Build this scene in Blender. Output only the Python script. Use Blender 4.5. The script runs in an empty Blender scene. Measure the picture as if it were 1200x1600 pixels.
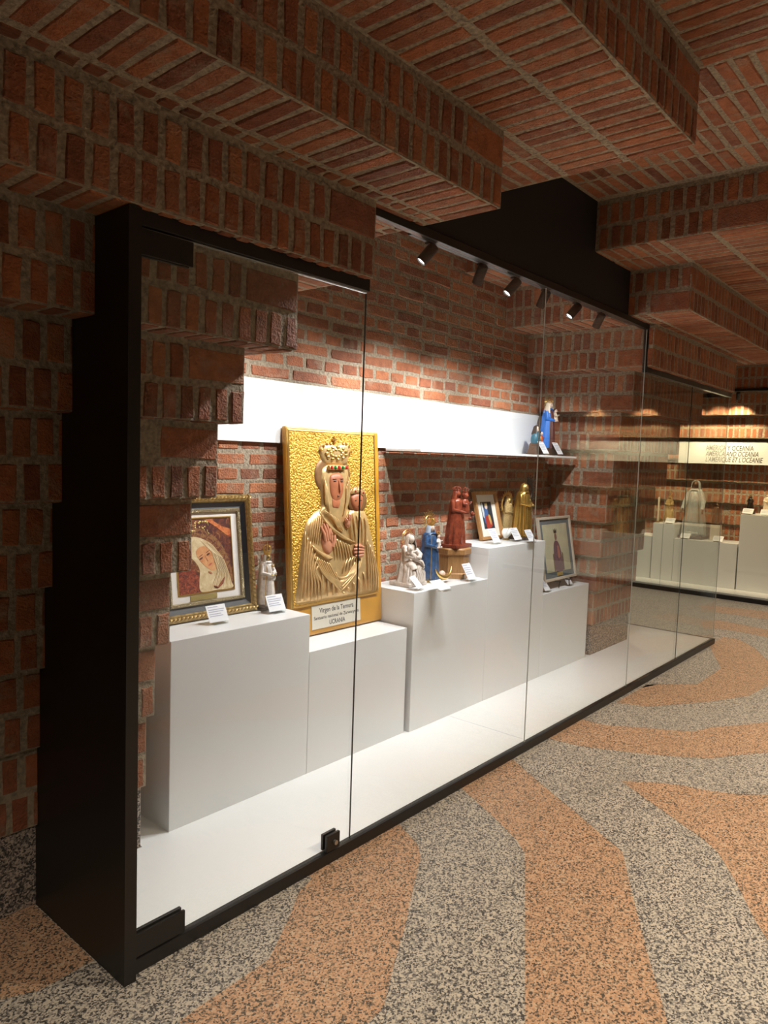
import bpy, bmesh, math, random
import numpy as np
from mathutils import Matrix, Vector
random.seed(7)
S = bpy.context.scene
COL = S.collection
# ------------------------------------------------------------------ camera
CP = Vector((-1.090611, -1.842651, 1.55))
YAW, PIT, ROL, FPX = 0.86565846, -0.07531976, -0.03290728, 1132.902
_fw = Vector((math.sin(YAW)*math.cos(PIT), math.cos(YAW)*math.cos(PIT), math.sin(PIT)))
_rt = Vector((math.cos(YAW), -math.sin(YAW), 0))
_dn = _fw.cross(_rt)
_r2 = math.cos(ROL)*_rt + math.sin(ROL)*_dn
_d2 = -math.sin(ROL)*_rt + math.cos(ROL)*_dn
cam = bpy.data.cameras.new('camera'); cam.sensor_fit = 'HORIZONTAL'; cam.sensor_width = 36
cam.lens = FPX/1200*36; cam.clip_start = .05; cam.clip_end = 60
co = bpy.data.objects.new('camera', cam); COL.objects.link(co)
M3 = Matrix((_r2, -_d2, -_fw)).transposed()
co.matrix_world = Matrix.Translation(CP) @ M3.to_4x4()
S.camera = co
def ray(x, y): return _r2*((x-600)/FPX) + _d2*((y-800)/FPX) + _fw
def on(ax, val, x, y):
    d = ray(x, y); return CP + d*((val-CP[ax])/d[ax])
def onplane(p0, n, x, y):
    d = ray(x, y); return CP + d*((p0-CP).dot(n)/d.dot(n))
def topx(P):
    c = Vector(P)-CP; z = c.dot(_fw)
    if z < .05: return None
    return (600+FPX*c.dot(_r2)/z, 800+FPX*c.dot(_d2)/z, z)
# ------------------------------------------------------------------ world, exposure
S.view_settings.view_transform = 'Standard'; S.view_settings.look = 'None'
S.view_settings.gamma = 1; S.view_settings.use_curve_mapping = False
S.view_settings.exposure = 0.0
W = bpy.data.worlds.new('world'); S.world = W; W.use_nodes = True
W.node_tree.nodes['Background'].inputs[0].default_value = (1, .86, .7, 1)
W.node_tree.nodes['Background'].inputs[1].default_value = 0.02
# lamp powers (watts) used by the lamp builders below
CASE_W, HALL_W, FAR_W = 78.0, 238.0, 72.0
CASE_COL, HALL_COL, FAR_COL = (.98, .985, 1), (1, .87, .69), (1, .80, .48)

# ------------------------------------------------------------------ node helpers
def mat(name):
    m = bpy.data.materials.new(name); m.use_nodes = True
    nt = m.node_tree; b = nt.nodes['Principled BSDF']
    return m, nt, b
def nd(nt, t, **k):
    n = nt.nodes.new(t)
    for a, v in k.items():
        if a.startswith('i_'):
            key = a[2:]
            key = int(key) if key.isdigit() else key.replace('_', ' ')
            n.inputs[key].default_value = v
        else: setattr(n, a, v)
    return n
def ramp(nt, stops, interp='LINEAR'):
    r = nt.nodes.new('ShaderNodeValToRGB'); e = r.color_ramp.elements
    r.color_ramp.interpolation = interp
    while len(e) < len(stops): e.new(.5)
    for el, (p, c) in zip(e, stops): el.position = p; el.color = (*c, 1) if len(c) == 3 else c
    return r
def L(nt, a, b): nt.links.new(a, b)
def plain(name, col, rough=.5, metal=0, coat=0, noise=0, nscale=30, bump=0, spec=None):
    m, nt, b = mat(name)
    b.inputs['Base Color'].default_value = (*col, 1); b.inputs['Roughness'].default_value = rough
    b.inputs['Metallic'].default_value = metal
    if coat: b.inputs['Coat Weight'].default_value = coat
    if spec is not None: b.inputs['Specular IOR Level'].default_value = spec
    if noise or bump:
        tc = nd(nt, 'ShaderNodeTexCoord'); n = nd(nt, 'ShaderNodeTexNoise', i_Scale=nscale, i_Detail=5.0)
        L(nt, tc.outputs['Object'], n.inputs['Vector'])
        if noise:
            r = ramp(nt, [(.3, tuple(c*(1-noise) for c in col)), (.7, tuple(min(1, c*(1+noise)) for c in col))])
            L(nt, n.outputs['Fac'], r.inputs['Fac']); L(nt, r.outputs['Color'], b.inputs['Base Color'])
        if bump:
            bp = nd(nt, 'ShaderNodeBump', i_Strength=bump, i_Distance=.01)
            L(nt, n.outputs['Fac'], bp.inputs['Height']); L(nt, bp.outputs['Normal'], b.inputs['Normal'])
    return m
def brick_mat(name, island):
    m, nt, b = mat(name)
    tc = nd(nt, 'ShaderNodeTexCoord')
    if island:
        rnd = nd(nt, 'ShaderNodeNewGeometry').outputs['Random Per Island']
    else:
        rnd = nd(nt, 'ShaderNodeObjectInfo').outputs['Random']
    r = ramp(nt, [(0, (.21, .072, .038)), (.2, (.34, .116, .052)), (.45, (.44, .155, .066)), (.65, (.29, .096, .050)), (.85, (.49, .195, .090)), (1, (.25, .092, .056))])
    L(nt, rnd, r.inputs['Fac'])
    off = nd(nt, 'ShaderNodeVectorMath', operation='ADD')
    sc = nd(nt, 'ShaderNodeVectorMath', operation='SCALE'); sc.inputs[0].default_value = (13, 29, 7)
    L(nt, rnd, sc.inputs['Scale']); L(nt, tc.outputs['Object'], off.inputs[0]); L(nt, sc.outputs[0], off.inputs[1])
    n1 = nd(nt, 'ShaderNodeTexNoise', i_Scale=22.0, i_Detail=6.0, i_Roughness=.65)
    n2 = nd(nt, 'ShaderNodeTexNoise', i_Scale=120.0, i_Detail=4.0)
    n3 = nd(nt, 'ShaderNodeTexNoise', i_Scale=9.0, i_Detail=8.0, i_Roughness=.7)
    for n in (n1, n2, n3): L(nt, off.outputs[0], n.inputs['Vector'])
    mx = nd(nt, 'ShaderNodeMix', data_type='RGBA', blend_type='MULTIPLY'); mx.inputs['Factor'].default_value = .8
    rr = ramp(nt, [(.25, (.5, .48, .46)), (.6, (1.1, 1.05, 1.0)), (.85, (1.3, 1.2, 1.1))])
    L(nt, n1.outputs['Fac'], rr.inputs['Fac']); L(nt, r.outputs['Color'], mx.inputs['A']); L(nt, rr.outputs['Color'], mx.inputs['B'])
    sm = ramp(nt, [(.52, (0, 0, 0)), (.70, (.6, .6, .6))]); L(nt, n3.outputs['Fac'], sm.inputs['Fac'])
    m2 = nd(nt, 'ShaderNodeMix', data_type='RGBA'); m2.inputs['B'].default_value = (.36, .28, .20, 1)
    L(nt, sm.outputs['Color'], m2.inputs['Factor']); L(nt, mx.outputs['Result'], m2.inputs['A'])
    L(nt, m2.outputs['Result'], b.inputs['Base Color'])
    b.inputs['Roughness'].default_value = .82
    ad = nd(nt, 'ShaderNodeMath', operation='ADD'); L(nt, n1.outputs['Fac'], ad.inputs[0]); L(nt, n2.outputs['Fac'], ad.inputs[1])
    bp = nd(nt, 'ShaderNodeBump', i_Strength=1.0, i_Distance=.008); L(nt, ad.outputs[0], bp.inputs['Height']); L(nt, bp.outputs['Normal'], b.inputs['Normal'])
    return m
def granite(name, stops, rough=.36, scale=195):
    m, nt, b = mat(name)
    tc = nd(nt, 'ShaderNodeTexCoord')
    wn = nd(nt, 'ShaderNodeTexNoise', i_Scale=scale*1.1, i_Detail=2.0)
    L(nt, tc.outputs['Object'], wn.inputs['Vector'])
    wv = nd(nt, 'ShaderNodeVectorMath', operation='MULTIPLY_ADD'); wv.inputs[1].default_value = (.006, .006, .006)
    L(nt, wn.outputs['Color'], wv.inputs[0]); L(nt, tc.outputs['Object'], wv.inputs[2])
    v = nd(nt, 'ShaderNodeTexVoronoi', i_Scale=scale); L(nt, wv.outputs[0], v.inputs['Vector'])
    sp = nd(nt, 'ShaderNodeSeparateColor'); L(nt, v.outputs['Color'], sp.inputs[0])
    r = ramp(nt, stops, 'CONSTANT'); L(nt, sp.outputs[0], r.inputs['Fac'])
    big = nd(nt, 'ShaderNodeTexVoronoi', i_Scale=scale*.28); L(nt, wv.outputs[0], big.inputs['Vector'])
    bs = nd(nt, 'ShaderNodeSeparateColor'); L(nt, big.outputs['Color'], bs.inputs[0])
    th = nd(nt, 'ShaderNodeMath', operation='GREATER_THAN'); th.inputs[1].default_value = .90; L(nt, bs.outputs[0], th.inputs[0])
    dd = nd(nt, 'ShaderNodeMath', operation='LESS_THAN'); dd.inputs[1].default_value = .34; L(nt, big.outputs['Distance'], dd.inputs[0])
    an = nd(nt, 'ShaderNodeMath', operation='MULTIPLY'); L(nt, th.outputs[0], an.inputs[0]); L(nt, dd.outputs[0], an.inputs[1])
    mx = nd(nt, 'ShaderNodeMix', data_type='RGBA'); mx.inputs['B'].default_value = (*stops[-1][1], 1)
    L(nt, an.outputs[0], mx.inputs['Factor']); L(nt, r.outputs['Color'], mx.inputs['A'])
    L(nt, mx.outputs['Result'], b.inputs['Base Color']); b.inputs['Roughness'].default_value = rough
    b.inputs['Specular IOR Level'].default_value = .35
    return m
def gold_bumpy(name, col, scale, strength, metal=.75, rough=.32):
    m, nt, b = mat(name)
    b.inputs['Base Color'].default_value = (*col, 1); b.inputs['Metallic'].default_value = metal; b.inputs['Roughness'].default_value = rough
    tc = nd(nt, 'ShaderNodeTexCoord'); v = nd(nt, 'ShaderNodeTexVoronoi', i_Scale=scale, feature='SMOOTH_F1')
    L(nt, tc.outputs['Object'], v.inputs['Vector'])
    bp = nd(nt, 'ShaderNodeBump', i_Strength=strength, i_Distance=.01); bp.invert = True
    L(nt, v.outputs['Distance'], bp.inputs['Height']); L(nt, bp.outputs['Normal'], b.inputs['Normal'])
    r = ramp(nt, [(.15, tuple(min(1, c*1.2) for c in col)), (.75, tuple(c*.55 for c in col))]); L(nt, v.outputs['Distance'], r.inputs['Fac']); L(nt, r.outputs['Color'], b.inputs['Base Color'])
    return m
def wood(name, c0, c1, scale=9, rough=.45, axis=(1, 1, .08)):
    m, nt, b = mat(name)
    tc = nd(nt, 'ShaderNodeTexCoord'); mp = nd(nt, 'ShaderNodeMapping'); mp.inputs['Scale'].default_value = axis
    n = nd(nt, 'ShaderNodeTexNoise', i_Scale=scale*10.0, i_Detail=5.0)
    L(nt, tc.outputs['Object'], mp.inputs['Vector']); L(nt, mp.outputs[0], n.inputs['Vector'])
    r = ramp(nt, [(.3, c0), (.7, c1)]); L(nt, n.outputs['Fac'], r.inputs['Fac']); L(nt, r.outputs['Color'], b.inputs['Base Color'])
    b.inputs['Roughness'].default_value = rough
    return m
def emis(name, col, st):
    m, nt, b = mat(name); b.inputs['Base Color'].default_value = (*col, 1)
    b.inputs['Emission Color'].default_value = (*col, 1); b.inputs['Emission Strength'].default_value = st
    return m
def glass_mat(name, tint=(.975, .985, .975), ior=1.5):
    m, nt, b = mat(name); nt.nodes.remove(b)
    out = nt.nodes['Material Output']; tr = nd(nt, 'ShaderNodeBsdfTransparent'); tr.inputs[0].default_value = (*tint, 1)
    gl = nd(nt, 'ShaderNodeBsdfGlossy'); gl.inputs['Roughness'].default_value = .0
    fr = nd(nt, 'ShaderNodeFresnel'); ge = nd(nt, 'ShaderNodeNewGeometry')
    # the same reflectance at both faces of the pane (the transparent ray is not bent)
    io = nd(nt, 'ShaderNodeMapRange'); io.inputs['To Min'].default_value = ior; io.inputs['To Max'].default_value = 1/ior
    L(nt, ge.outputs['Backfacing'], io.inputs['Value']); L(nt, io.outputs[0], fr.inputs['IOR'])
    mx = nd(nt, 'ShaderNodeMixShader'); L(nt, fr.outputs[0], mx.inputs[0]); L(nt, tr.outputs[0], mx.inputs[1]); L(nt, gl.outputs[0], mx.inputs[2])
    L(nt, mx.outputs[0], out.inputs['Surface'])
    return m
M = {}
M['brick'] = brick_mat('brick', False); M['brick_i'] = brick_mat('brick_joined', True)
M['mortar'] = plain('mortar', (.33, .265, .19), .95, noise=.35, nscale=70, bump=1.0)
M['gran_g'] = granite('granite_grey', [(0, (.075, .073, .072)), (.24, (.20, .188, .175)), (.42, (.40, .365, .315)), (.60, (.61, .55, .465)), (.9, (.66, .585, .48))])
M['gran_o'] = granite('granite_orange', [(0, (.10, .085, .07)), (.22, (.33, .225, .15)), (.40, (.56, .335, .205)), (.65, (.66, .41, .255)), (.92, (.64, .48, .34))])
M['gran_b'] = granite('granite_base', [(0, (.05, .048, .046)), (.3, (.15, .135, .125)), (.5, (.30, .255, .22)), (.7, (.46, .38, .32)), (.92, (.5, .42, .35))], rough=.6)
M['grout'] = plain('grout', (.10, .085, .07), .9)
M['black'] = plain('black_metal', (.0125, .0105, .0095), .42, noise=.15, nscale=90)
M['blackmatte'] = plain('black_board', (.011, .0085, .0075), .7)
M['white'] = plain('white_lacquer', (.80, .80, .795), .28)
M['whitefloor'] = plain('white_panel', (.86, .855, .85), .22)
M['glass'] = glass_mat('glass'); M['acrylic'] = glass_mat('acrylic', (.93, .95, .95), 1.45)
M['glassedge'] = plain('glass_edge', (.045, .055, .05), .25)
M['glassedge_l'] = plain('glass_edge_pale', (.45, .47, .44), .25)
M['card'] = plain('card', (.80, .79, .80), .6)
M['ink'] = plain('ink', (.03, .03, .035), .8); M['inkpale'] = plain('ink_pale', (.42, .43, .52), .8); M['inkgrey'] = plain('ink_grey', (.07, .065, .05), .8)
M['spotblack'] = plain('spot_black', (.02, .019, .018), .5)
M['goldmetal'] = plain('gold_metal', (.80, .52, .16), .28, .9)
M['golddark'] = plain('gold_aged', (.40, .27, .10), .38, .75, noise=.5, nscale=60)
M['steel'] = plain('steel', (.5, .48, .45), .3, .9)
M['skin'] = plain('painted_skin', (.62, .36, .24), .5); M['skinpale'] = plain('painted_pale_skin', (.75, .56, .45), .45)
M['hair'] = plain('painted_hair', (.05, .028, .018), .5)
# ------------------------------------------------------------------ mesh helpers
class MB:
    def __init__(s): s.v = []; s.f = []
    def add(s, vs, fs):
        o = len(s.v); s.v += [tuple(v) for v in vs]; s.f += [tuple(i+o for i in f) for f in fs]; return s
    def box(s, x0, x1, y0, y1, z0, z1):
        return s.add([(x, y, z) for z in (z0, z1) for y in (y0, y1) for x in (x0, x1)],
              [(0, 2, 3, 1), (4, 5, 7, 6), (0, 1, 5, 4), (2, 6, 7, 3), (0, 4, 6, 2), (1, 3, 7, 5)])
    def bbox(s, x0, x1, y0, y1, z0, z1, b=.003):
        # chamfered box
        bm = bmesh.new(); bmesh.ops.create_cube(bm, size=1)
        for v in bm.verts: v.co = ((x0+x1)/2+v.co.x*(x1-x0), (y0+y1)/2+v.co.y*(y1-y0), (z0+z1)/2+v.co.z*(z1-z0))
        bmesh.ops.bevel(bm, geom=bm.edges[:], offset=b, segments=2, affect='EDGES', profile=.6)
        bm.verts.index_update(); s.add([v.co for v in bm.verts], [[v.index for v in f.verts] for f in bm.faces]); bm.free(); return s
    def prism(s, pts, axis, a, b):
        n = len(pts)
        def mk(p, t):
            if axis == 0: return (t, p[0], p[1])
            if axis == 1: return (p[0], t, p[1])
            return (p[0], p[1], t)
        vs = [mk(p, a) for p in pts]+[mk(p, b) for p in pts]
        fs = [tuple(range(n))[::-1], tuple(range(n, 2*n))]+[(i, (i+1) % n, n+(i+1) % n, n+i) for i in range(n)]
        return s.add(vs, fs)
    def rings(s, rs, cap=True):
        n = len(rs[0]); vs = [p for r in rs for p in r]; fs = []
        for k in range(len(rs)-1):
            for i in range(n): j = (i+1) % n; fs.append((k*n+i, k*n+j, (k+1)*n+j, (k+1)*n+i))
        if cap: fs.append(tuple(range(n))[::-1]); fs.append(tuple(range((len(rs)-1)*n, len(rs)*n)))
        return s.add(vs, fs)
    def lathe(s, prof, seg=20, c=(0, 0, 0), sy=1.0):
        return s.rings([[(c[0]+r*math.cos(2*math.pi*i/seg), c[1]+sy*r*math.sin(2*math.pi*i/seg), c[2]+z) for i in range(seg)] for r, z in prof])
    def cyl(s, p0, p1, r0, r1=None, seg=16):
        r1 = r0 if r1 is None else r1
        p0, p1 = Vector(p0), Vector(p1); d = (p1-p0).normalized(); a = d.orthogonal().normalized(); b = d.cross(a)
        return s.rings([[p+(a*math.cos(2*math.pi*i/seg)+b*math.sin(2*math.pi*i/seg))*r for i in range(seg)] for p, r in ((p0, r0), (p1, r1))])
    def tube(s, pts, rad, seg=8):
        pts = [Vector(p) for p in pts]; n = len(pts)
        rad = rad if isinstance(rad, (list, tuple)) else [rad]*n
        rs = []; a = None
        for i, p in enumerate(pts):
            t = (pts[min(i+1, n-1)]-pts[max(i-1, 0)]).normalized()
            a = t.orthogonal().normalized() if a is None else (a-t*a.dot(t)).normalized()
            b = t.cross(a); rs.append([p+(a*math.cos(2*math.pi*k/seg)+b*math.sin(2*math.pi*k/seg))*rad[i] for k in range(seg)])
        return s.rings(rs)
    def ell(s, c, r, seg=16, rin=10, f=None):
        rs = []
        for k in range(rin+1):
            th = math.pi*(k+.02*(k == 0)-.02*(k == rin))/rin; z = -math.cos(th); q = max(.02, math.sin(th))
            ring = []
            for i in range(seg):
                a = 2*math.pi*i/seg; p = Vector((q*math.cos(a), q*math.sin(a), z))
                if f: p = f(p)
                ring.append((c[0]+p.x*r[0], c[1]+p.y*r[1], c[2]+p.z*r[2]))
            rs.append(ring)
        return s.rings(rs)
    def mesh(s, name, smooth=False):
        me = bpy.data.meshes.new(name); me.from_pydata(s.v, [], s.f); me.validate()
        bm = bmesh.new(); bm.from_mesh(me); bmesh.ops.recalc_face_normals(bm, faces=bm.faces); bm.to_mesh(me); bm.free()
        if smooth:
            me.polygons.foreach_set('use_smooth', [True]*len(me.polygons))
            if smooth != 'full': me.set_sharp_from_angle(angle=math.radians(50))
        return me
    def build(s, name, m, parent=None, smooth=False, loc=None):
        me = s.mesh(name, smooth); me.materials.append(M[m] if isinstance(m, str) else m)
        return link(name, me, parent, loc)
def link(name, data, parent=None, loc=None):
    o = bpy.data.objects.new(name, data); COL.objects.link(o)
    if parent: o.parent = parent
    if loc is not None: o.location = loc
    return o
def tag(o, label=None, cat=None, group=None, kind=None):
    if label: o['label'] = label
    if cat: o['category'] = cat
    if group: o['group'] = group
    if kind: o['kind'] = kind
    return o
def thing(name, label, cat, loc=(0, 0, 0), rz=0, group=None, rx=0):
    o = link(name, None, None, loc); o.rotation_euler = (rx, 0, rz); o.empty_display_size = .05
    return tag(o, label, cat, group)
# ------------------------------------------------------------------ brickwork
X, Y, Z = Vector((1, 0, 0)), Vector((0, 1, 0)), Vector((0, 0, 1))
KIND = {'rowlock': (.049, .110), 'stretcher': (.236, .050), 'header': (.114, .050), 'corner': (.236, .110), 'long': (.050, .238)}
VAR = {}
def brick_variant(w, h, rnd):
    # irregular eight-sided outline, chamfered front, closed back; local x = width, y = height, z = outward
    c = .0035; d = .040
    out = []
    for sx, sy in ((-1, -1), (0, -1), (1, -1), (1, 0), (1, 1), (0, 1), (-1, 1), (-1, 0)):
        out.append((sx*w/2*(1-.0)+rnd.uniform(-.0028, .0028)-sx*rnd.uniform(0, .002), sy*h/2+rnd.uniform(-.0028, .0028)))
    mb = MB()
    back = [(x, y, -d) for x, y in out]; f0 = [(x, y, -c+rnd.uniform(-.0015, .0008)) for x, y in out]
    f1 = [(x-math.copysign(c, x) if abs(x) > w*.2 else x, y-math.copysign(c, y) if abs(y) > h*.2 else y, rnd.uniform(-.0008, .0012)) for x, y in out]
    mb.rings([back, f0, f1]); return mb
for k, (w, h) in KIND.items():
    VAR[k] = []
    for i in range(7):
        me = brick_variant(w, h, random).mesh('brick_'+k); me.materials.append(M['brick']); VAR[k].append(me)
class Struct:
    def __init__(s, root): s.root = root; s.b = []
    def brick(s, kind, c, u, v, n, su=1, sv=1):
        r = random
        p = Vector(c)+u*r.uniform(-.002, .002)+v*r.uniform(-.002, .002)+n*r.uniform(.0015, .0055)
        rot = Matrix.Rotation(r.uniform(-.012, .012), 3, 'Z') @ Matrix.Rotation(r.uniform(-.01, .01), 3, 'X')
        B = Matrix((u, v, n)).transposed() @ rot @ Matrix.Diagonal((su*r.uniform(.97, 1.02), sv*r.uniform(.975, 1.015), 1))
        m4 = Matrix.Translation(p) @ B.to_4x4()
        if r.random() < .5: m4 = m4 @ Matrix.Rotation(math.pi, 4, 'Z')
        q = topx(p); sc = 0
        if q and -70 < q[0] < 1270 and -90 < q[1] < 1690 and (CP-p).dot(n) > 0: sc = 1/q[2]
        s.b.append((sc, kind, m4))
    def finish(s, limit=298):
        s.b.sort(key=lambda t: -t[0])
        keep = [t for t in s.b[:limit] if t[0] > 0]; rest = s.b[len(keep):]
        for sc, k, m4 in keep:
            o = bpy.data.objects.new('brick', random.choice(VAR[k])); COL.objects.link(o); o.parent = s.root; o.matrix_world = m4
        if rest:
            mb = MB()
            for sc, k, m4 in rest:
                me = random.choice(VAR[k])
                mb.add([m4 @ v.co for v in me.vertices], [list(p.vertices) for p in me.polygons])
            me = bpy.data.meshes.new('bricks'); me.from_pydata(mb.v, [], mb.f); me.materials.append(M['brick_i'])
            o = link('brick_courses', me, s.root); o['kind'] = 'stuff'
        print('bricks', s.root.name, len(keep), len(rest))
def place(face, plane, s, z):
    # point on a face and its axes: front faces -Y, left faces -X, right faces +X
    if face == 'front': return Vector((s, plane, z)), X, Z, -Y
    if face == 'left': return Vector((plane, s, z)), -Y, Z, -X
    if face == 'right': return Vector((plane, s, z)), Y, Z, X
PITCH = .0675
def tier_face(st, face, plane, s0, s1, z0, c0, c1):
    # two rows of bricks on edge; one row carries a flat brick at each flagged corner
    for row, zc in ((0, z0+.0595), (1, z0+.194)):
        a, b = s0+.002, s1-.002
        flat = (row == 1) if face == 'front' else (row == 0)
        if c1 and flat and b-a > .3:
            st.brick('corner', *place(face, plane, b-.118, zc)); b -= .254
        if c0 and flat and b-a > .3:
            st.brick('corner', *place(face, plane, a+.118, zc)); a += .254
        n = max(1, int((b-a+.012)/PITCH)); p = (b-a+.012)/n
        for i in range(n):
            c, u, v, nn = place(face, plane, a+p*i+(p-.012)/2, zc)
            if random.random() < .012: continue
            st.brick('rowlock', c, u, v, nn, su=min(1.2, (p-.012)/.0555))
def soffit(st, x0, x1, y0, y1, z, along):
    # bricks seen from below; along = axis of the brick length
    if x1-x0 < .03 or y1-y0 < .03: return
    l0, l1, w0, w1 = (y0, y1, x0, x1) if along == 'y' else (x0, x1, y0, y1)
    rows = []; a = l0
    while l1-a > .05:
        ln = min(.238, l1-a-.006)
        if l1-a-ln < .05: ln = l1-a-.01
        rows.append((a+.004, a+ln)); a += ln+.024
    n = max(1, int((w1-w0)/PITCH)); p = (w1-w0)/n
    for (a, b) in rows:
        for i in range(n):
            w = w0+p*(i+.5); l = (a+b)/2
            if along == 'y': st.brick('long', (w, l, z), X, -Y, -Z, sv=(b-a)/.238)
            else: st.brick('long', (l, w, z), Y, X, -Z, sv=(b-a)/.238)
ZT = [0, .283]+[.283+.2745*i for i in range(1, 12)]
D = [0, .012, .033, .070, .123, .187, .252, .385, .580, .905, 1.42]
LX0, LX1, RX0, RX1, YF, YB = -.394, .356, 4.285, 5.035, .548, .90
def ext(pier, k):
    a, b = (LX0, LX1) if pier == 'L' else (RX0, RX1)
    return a-D[k], b+D[k], YF-D[k]
def struct(name, mb, m, label=None):
    o = mb.build(name, m); o['kind'] = 'structure'
    return tag(o, label)
def soffit_tier(st, pier, k, yb):
    x0, x1, y = ext(pier, k); px0, px1, py = ext(pier, k-1); z = ZT[k]
    cut = max(py, y+.262) if py-y > .3 else py
    soffit(st, x0, x1, y+.004, cut-.004, z, 'y')
    if py-y > .3:
        soffit(st, px0, px1, cut+.01, py-.004, z, 'y')
    yy = cut+.006 if py-y > .3 else py
    soffit(st, px1+.004, x1-.004, yy, yb, z, 'x')
    soffit(st, x0+.004, px0-.004, yy, yb, z, 'x')
def pier(name, side, label, yback):
    mb = MB()
    for k in range(1, 8):
        x0, x1, y = ext(side, k); mb.box(x0, x1, y, yback+(D[k] if side == 'R' else 0), ZT[k], ZT[k+1])
    root = struct(name, mb, 'mortar', label)
    x0, x1, y = ext(side, 0)
    g = MB(); g.bbox(x0, x1, y, yback, 0, ZT[1]-.006, .004); g.build('granite_block', 'gran_b', root)
    st = Struct(root)
    for k in range(1, 8):
        x0, x1, y = ext(side, k)
        tier_face(st, 'front', y, x0, x1, ZT[k], True, True)
        ye = YB if side == 'L' else yback+D[k]
        tier_face(st, 'right', x1, y, ye, ZT[k], True, False)
        tier_face(st, 'left', x0, y, YB if side == 'R' else ye, ZT[k], True, False)
        if k > 3: soffit_tier(st, side, k, YB)
    st.finish()
def corbel(name, side, k, label, yback):
    x0, x1, y = ext(side, k)
    mb = MB(); mb.box(x0, x1, y, yback, ZT[k], ZT[k+1])
    root = struct(name, mb, 'mortar', label); st = Struct(root)
    tier_face(st, 'front', y, x0, x1, ZT[k], True, True)
    tier_face(st, 'right', x1, y, YB if side == 'L' else yback, ZT[k], True, False)
    tier_face(st, 'left', x0, y, YB, ZT[k], True, False)
    soffit_tier(st, side, k, YB)
    st.finish()
pier('wall_left', 'L', 'brick pier widening upward behind the black side panel', 1.1)
pier('wall_right', 'R', 'brick pier on granite base at the far end of the long glass case', 1.3)
for i, (sd, k) in enumerate((('L', 8), ('L', 9), ('L', 10), ('R', 8), ('R', 9), ('R', 10))):
    corbel('trim_%d' % (i+1), sd, k, None, 1.1 if sd == 'L' else 1.9)
# back wall of the niche: courses of stretchers and headers in turn
mb = MB(); mb.box(.2, 4.45, YB, YB+.2, 0, ZT[11])
wb = struct('wall_back', mb, 'mortar', 'brick back wall of the display niche'); st = Struct(wb)
PZ = .0705
for i in range(-18, 16):
    z = 1.944+PZ*i
    if z > ZT[11]-.03: break
    if i % 2 == 0:
        x = .3+.03
        while x < 4.3: st.brick('stretcher', (x+.118, YB, z), X, Z, -Y); x += .2665
    else:
        x = .3-.03
        while x < 4.3: st.brick('header', (x+.057, YB, z), X, Z, -Y); x += .1345
# leave out what lies wholly behind plinths and white band
st.b = [t for t in st.b if not (1.62 < t[2].translation.z < 1.88)]
st.finish(296)
# flat brick ceiling of the hall
mb = MB(); mb.box(-6, 9.6, -7, 4.4, ZT[11], ZT[11]+.2)
ce = struct('ceiling', mb, 'mortar', 'flat brick ceiling above the stepped corbels'); st = Struct(ce)
xs, ys = 1.776, -.872
soffit(st, -1.9, xs-.004, ys-.27*4, ys-.006, ZT[11], 'y')
soffit(st, xs+.004, 2.865, ys-.27*4, .0, ZT[11], 'x')
soffit(st, 2.87, 6.45, ys-.27*4, ys-.006, ZT[11], 'y')
soffit(st, 6.5, 7.56, -2, 2.5, ZT[11], 'x')
st.finish()
# far wall: tiers facing the hall, base at x = 8.99
FX = 8.99
mb = MB()
for k in range(1, 11): mb.box(FX-D[k], 9.6, -7, 4.4, ZT[k], ZT[k+1])
wf = struct('wall_far', mb, 'mortar', 'stepped brick wall behind the far glass case'); st = Struct(wf)
for k in range(1, 11):
    tier_face(st, 'left', FX-D[k], -4.2 if k > 7 else -3.6, 3.2, ZT[k], False, False)
    if k > 7: soffit(st, FX-D[k]+.004, FX-D[k-1], -3.6, 3.0, ZT[k], 'x')
st.b = [(0, b, c) for a, b, c in st.b]
st.finish()
g = MB(); g.box(FX, 9.6, -7, 4.4, 0, ZT[1]-.006); g.build('granite_block', 'gran_b', wf)
M['farbrick'] = plain('plain_brickwork', (.20, .10, .06), .9, noise=.3, nscale=8)
struct('wall_front', MB().box(-6, 9.6, -7.2, -7, 0, 3.03), 'farbrick', 'brick wall on the other side of the hall')
struct('wall_entry', MB().box(-6.2, -6, -7, 4.4, 0, 3.03), 'farbrick', 'brick wall at the entrance end of the hall')
struct('wall_rear', MB().box(-6, 9.6, 4.4, 4.6, 0, 3.03), 'farbrick', 'brick wall at the end of the side passage')
# ------------------------------------------------------------------ floor: granite slabs in two colours
fl = struct('floor', MB().box(-6, 9.6, -7, 4.4, -.1, -.004), 'grout', 'polished granite floor of grey and orange bands')
def floorpt(p): q = on(2, 0, *p); return (q.x, q.y)
def inset(poly, d):
    n = len(poly); A = sum(poly[i][0]*poly[(i+1) % n][1]-poly[(i+1) % n][0]*poly[i][1] for i in range(n))
    sg = 1 if A > 0 else -1; out = []
    for i in range(n):
        a, b, c = Vector(poly[i-1]), Vector(poly[i]), Vector(poly[(i+1) % n])
        e0 = (b-a); e1 = (c-b)
        if e0.length < 1e-6 or e1.length < 1e-6: out.append(poly[i]); continue
        e0.normalize(); e1.normalize(); nn = Vector((-(e0.y+e1.y), e0.x+e1.x))*sg
        if nn.length < 1e-4: out.append(poly[i]); continue
        nn.normalize(); k = max(.35, nn.dot(Vector((-e0.y, e0.x))*sg)); out.append(tuple(b+nn*d/k))
    return out
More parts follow.
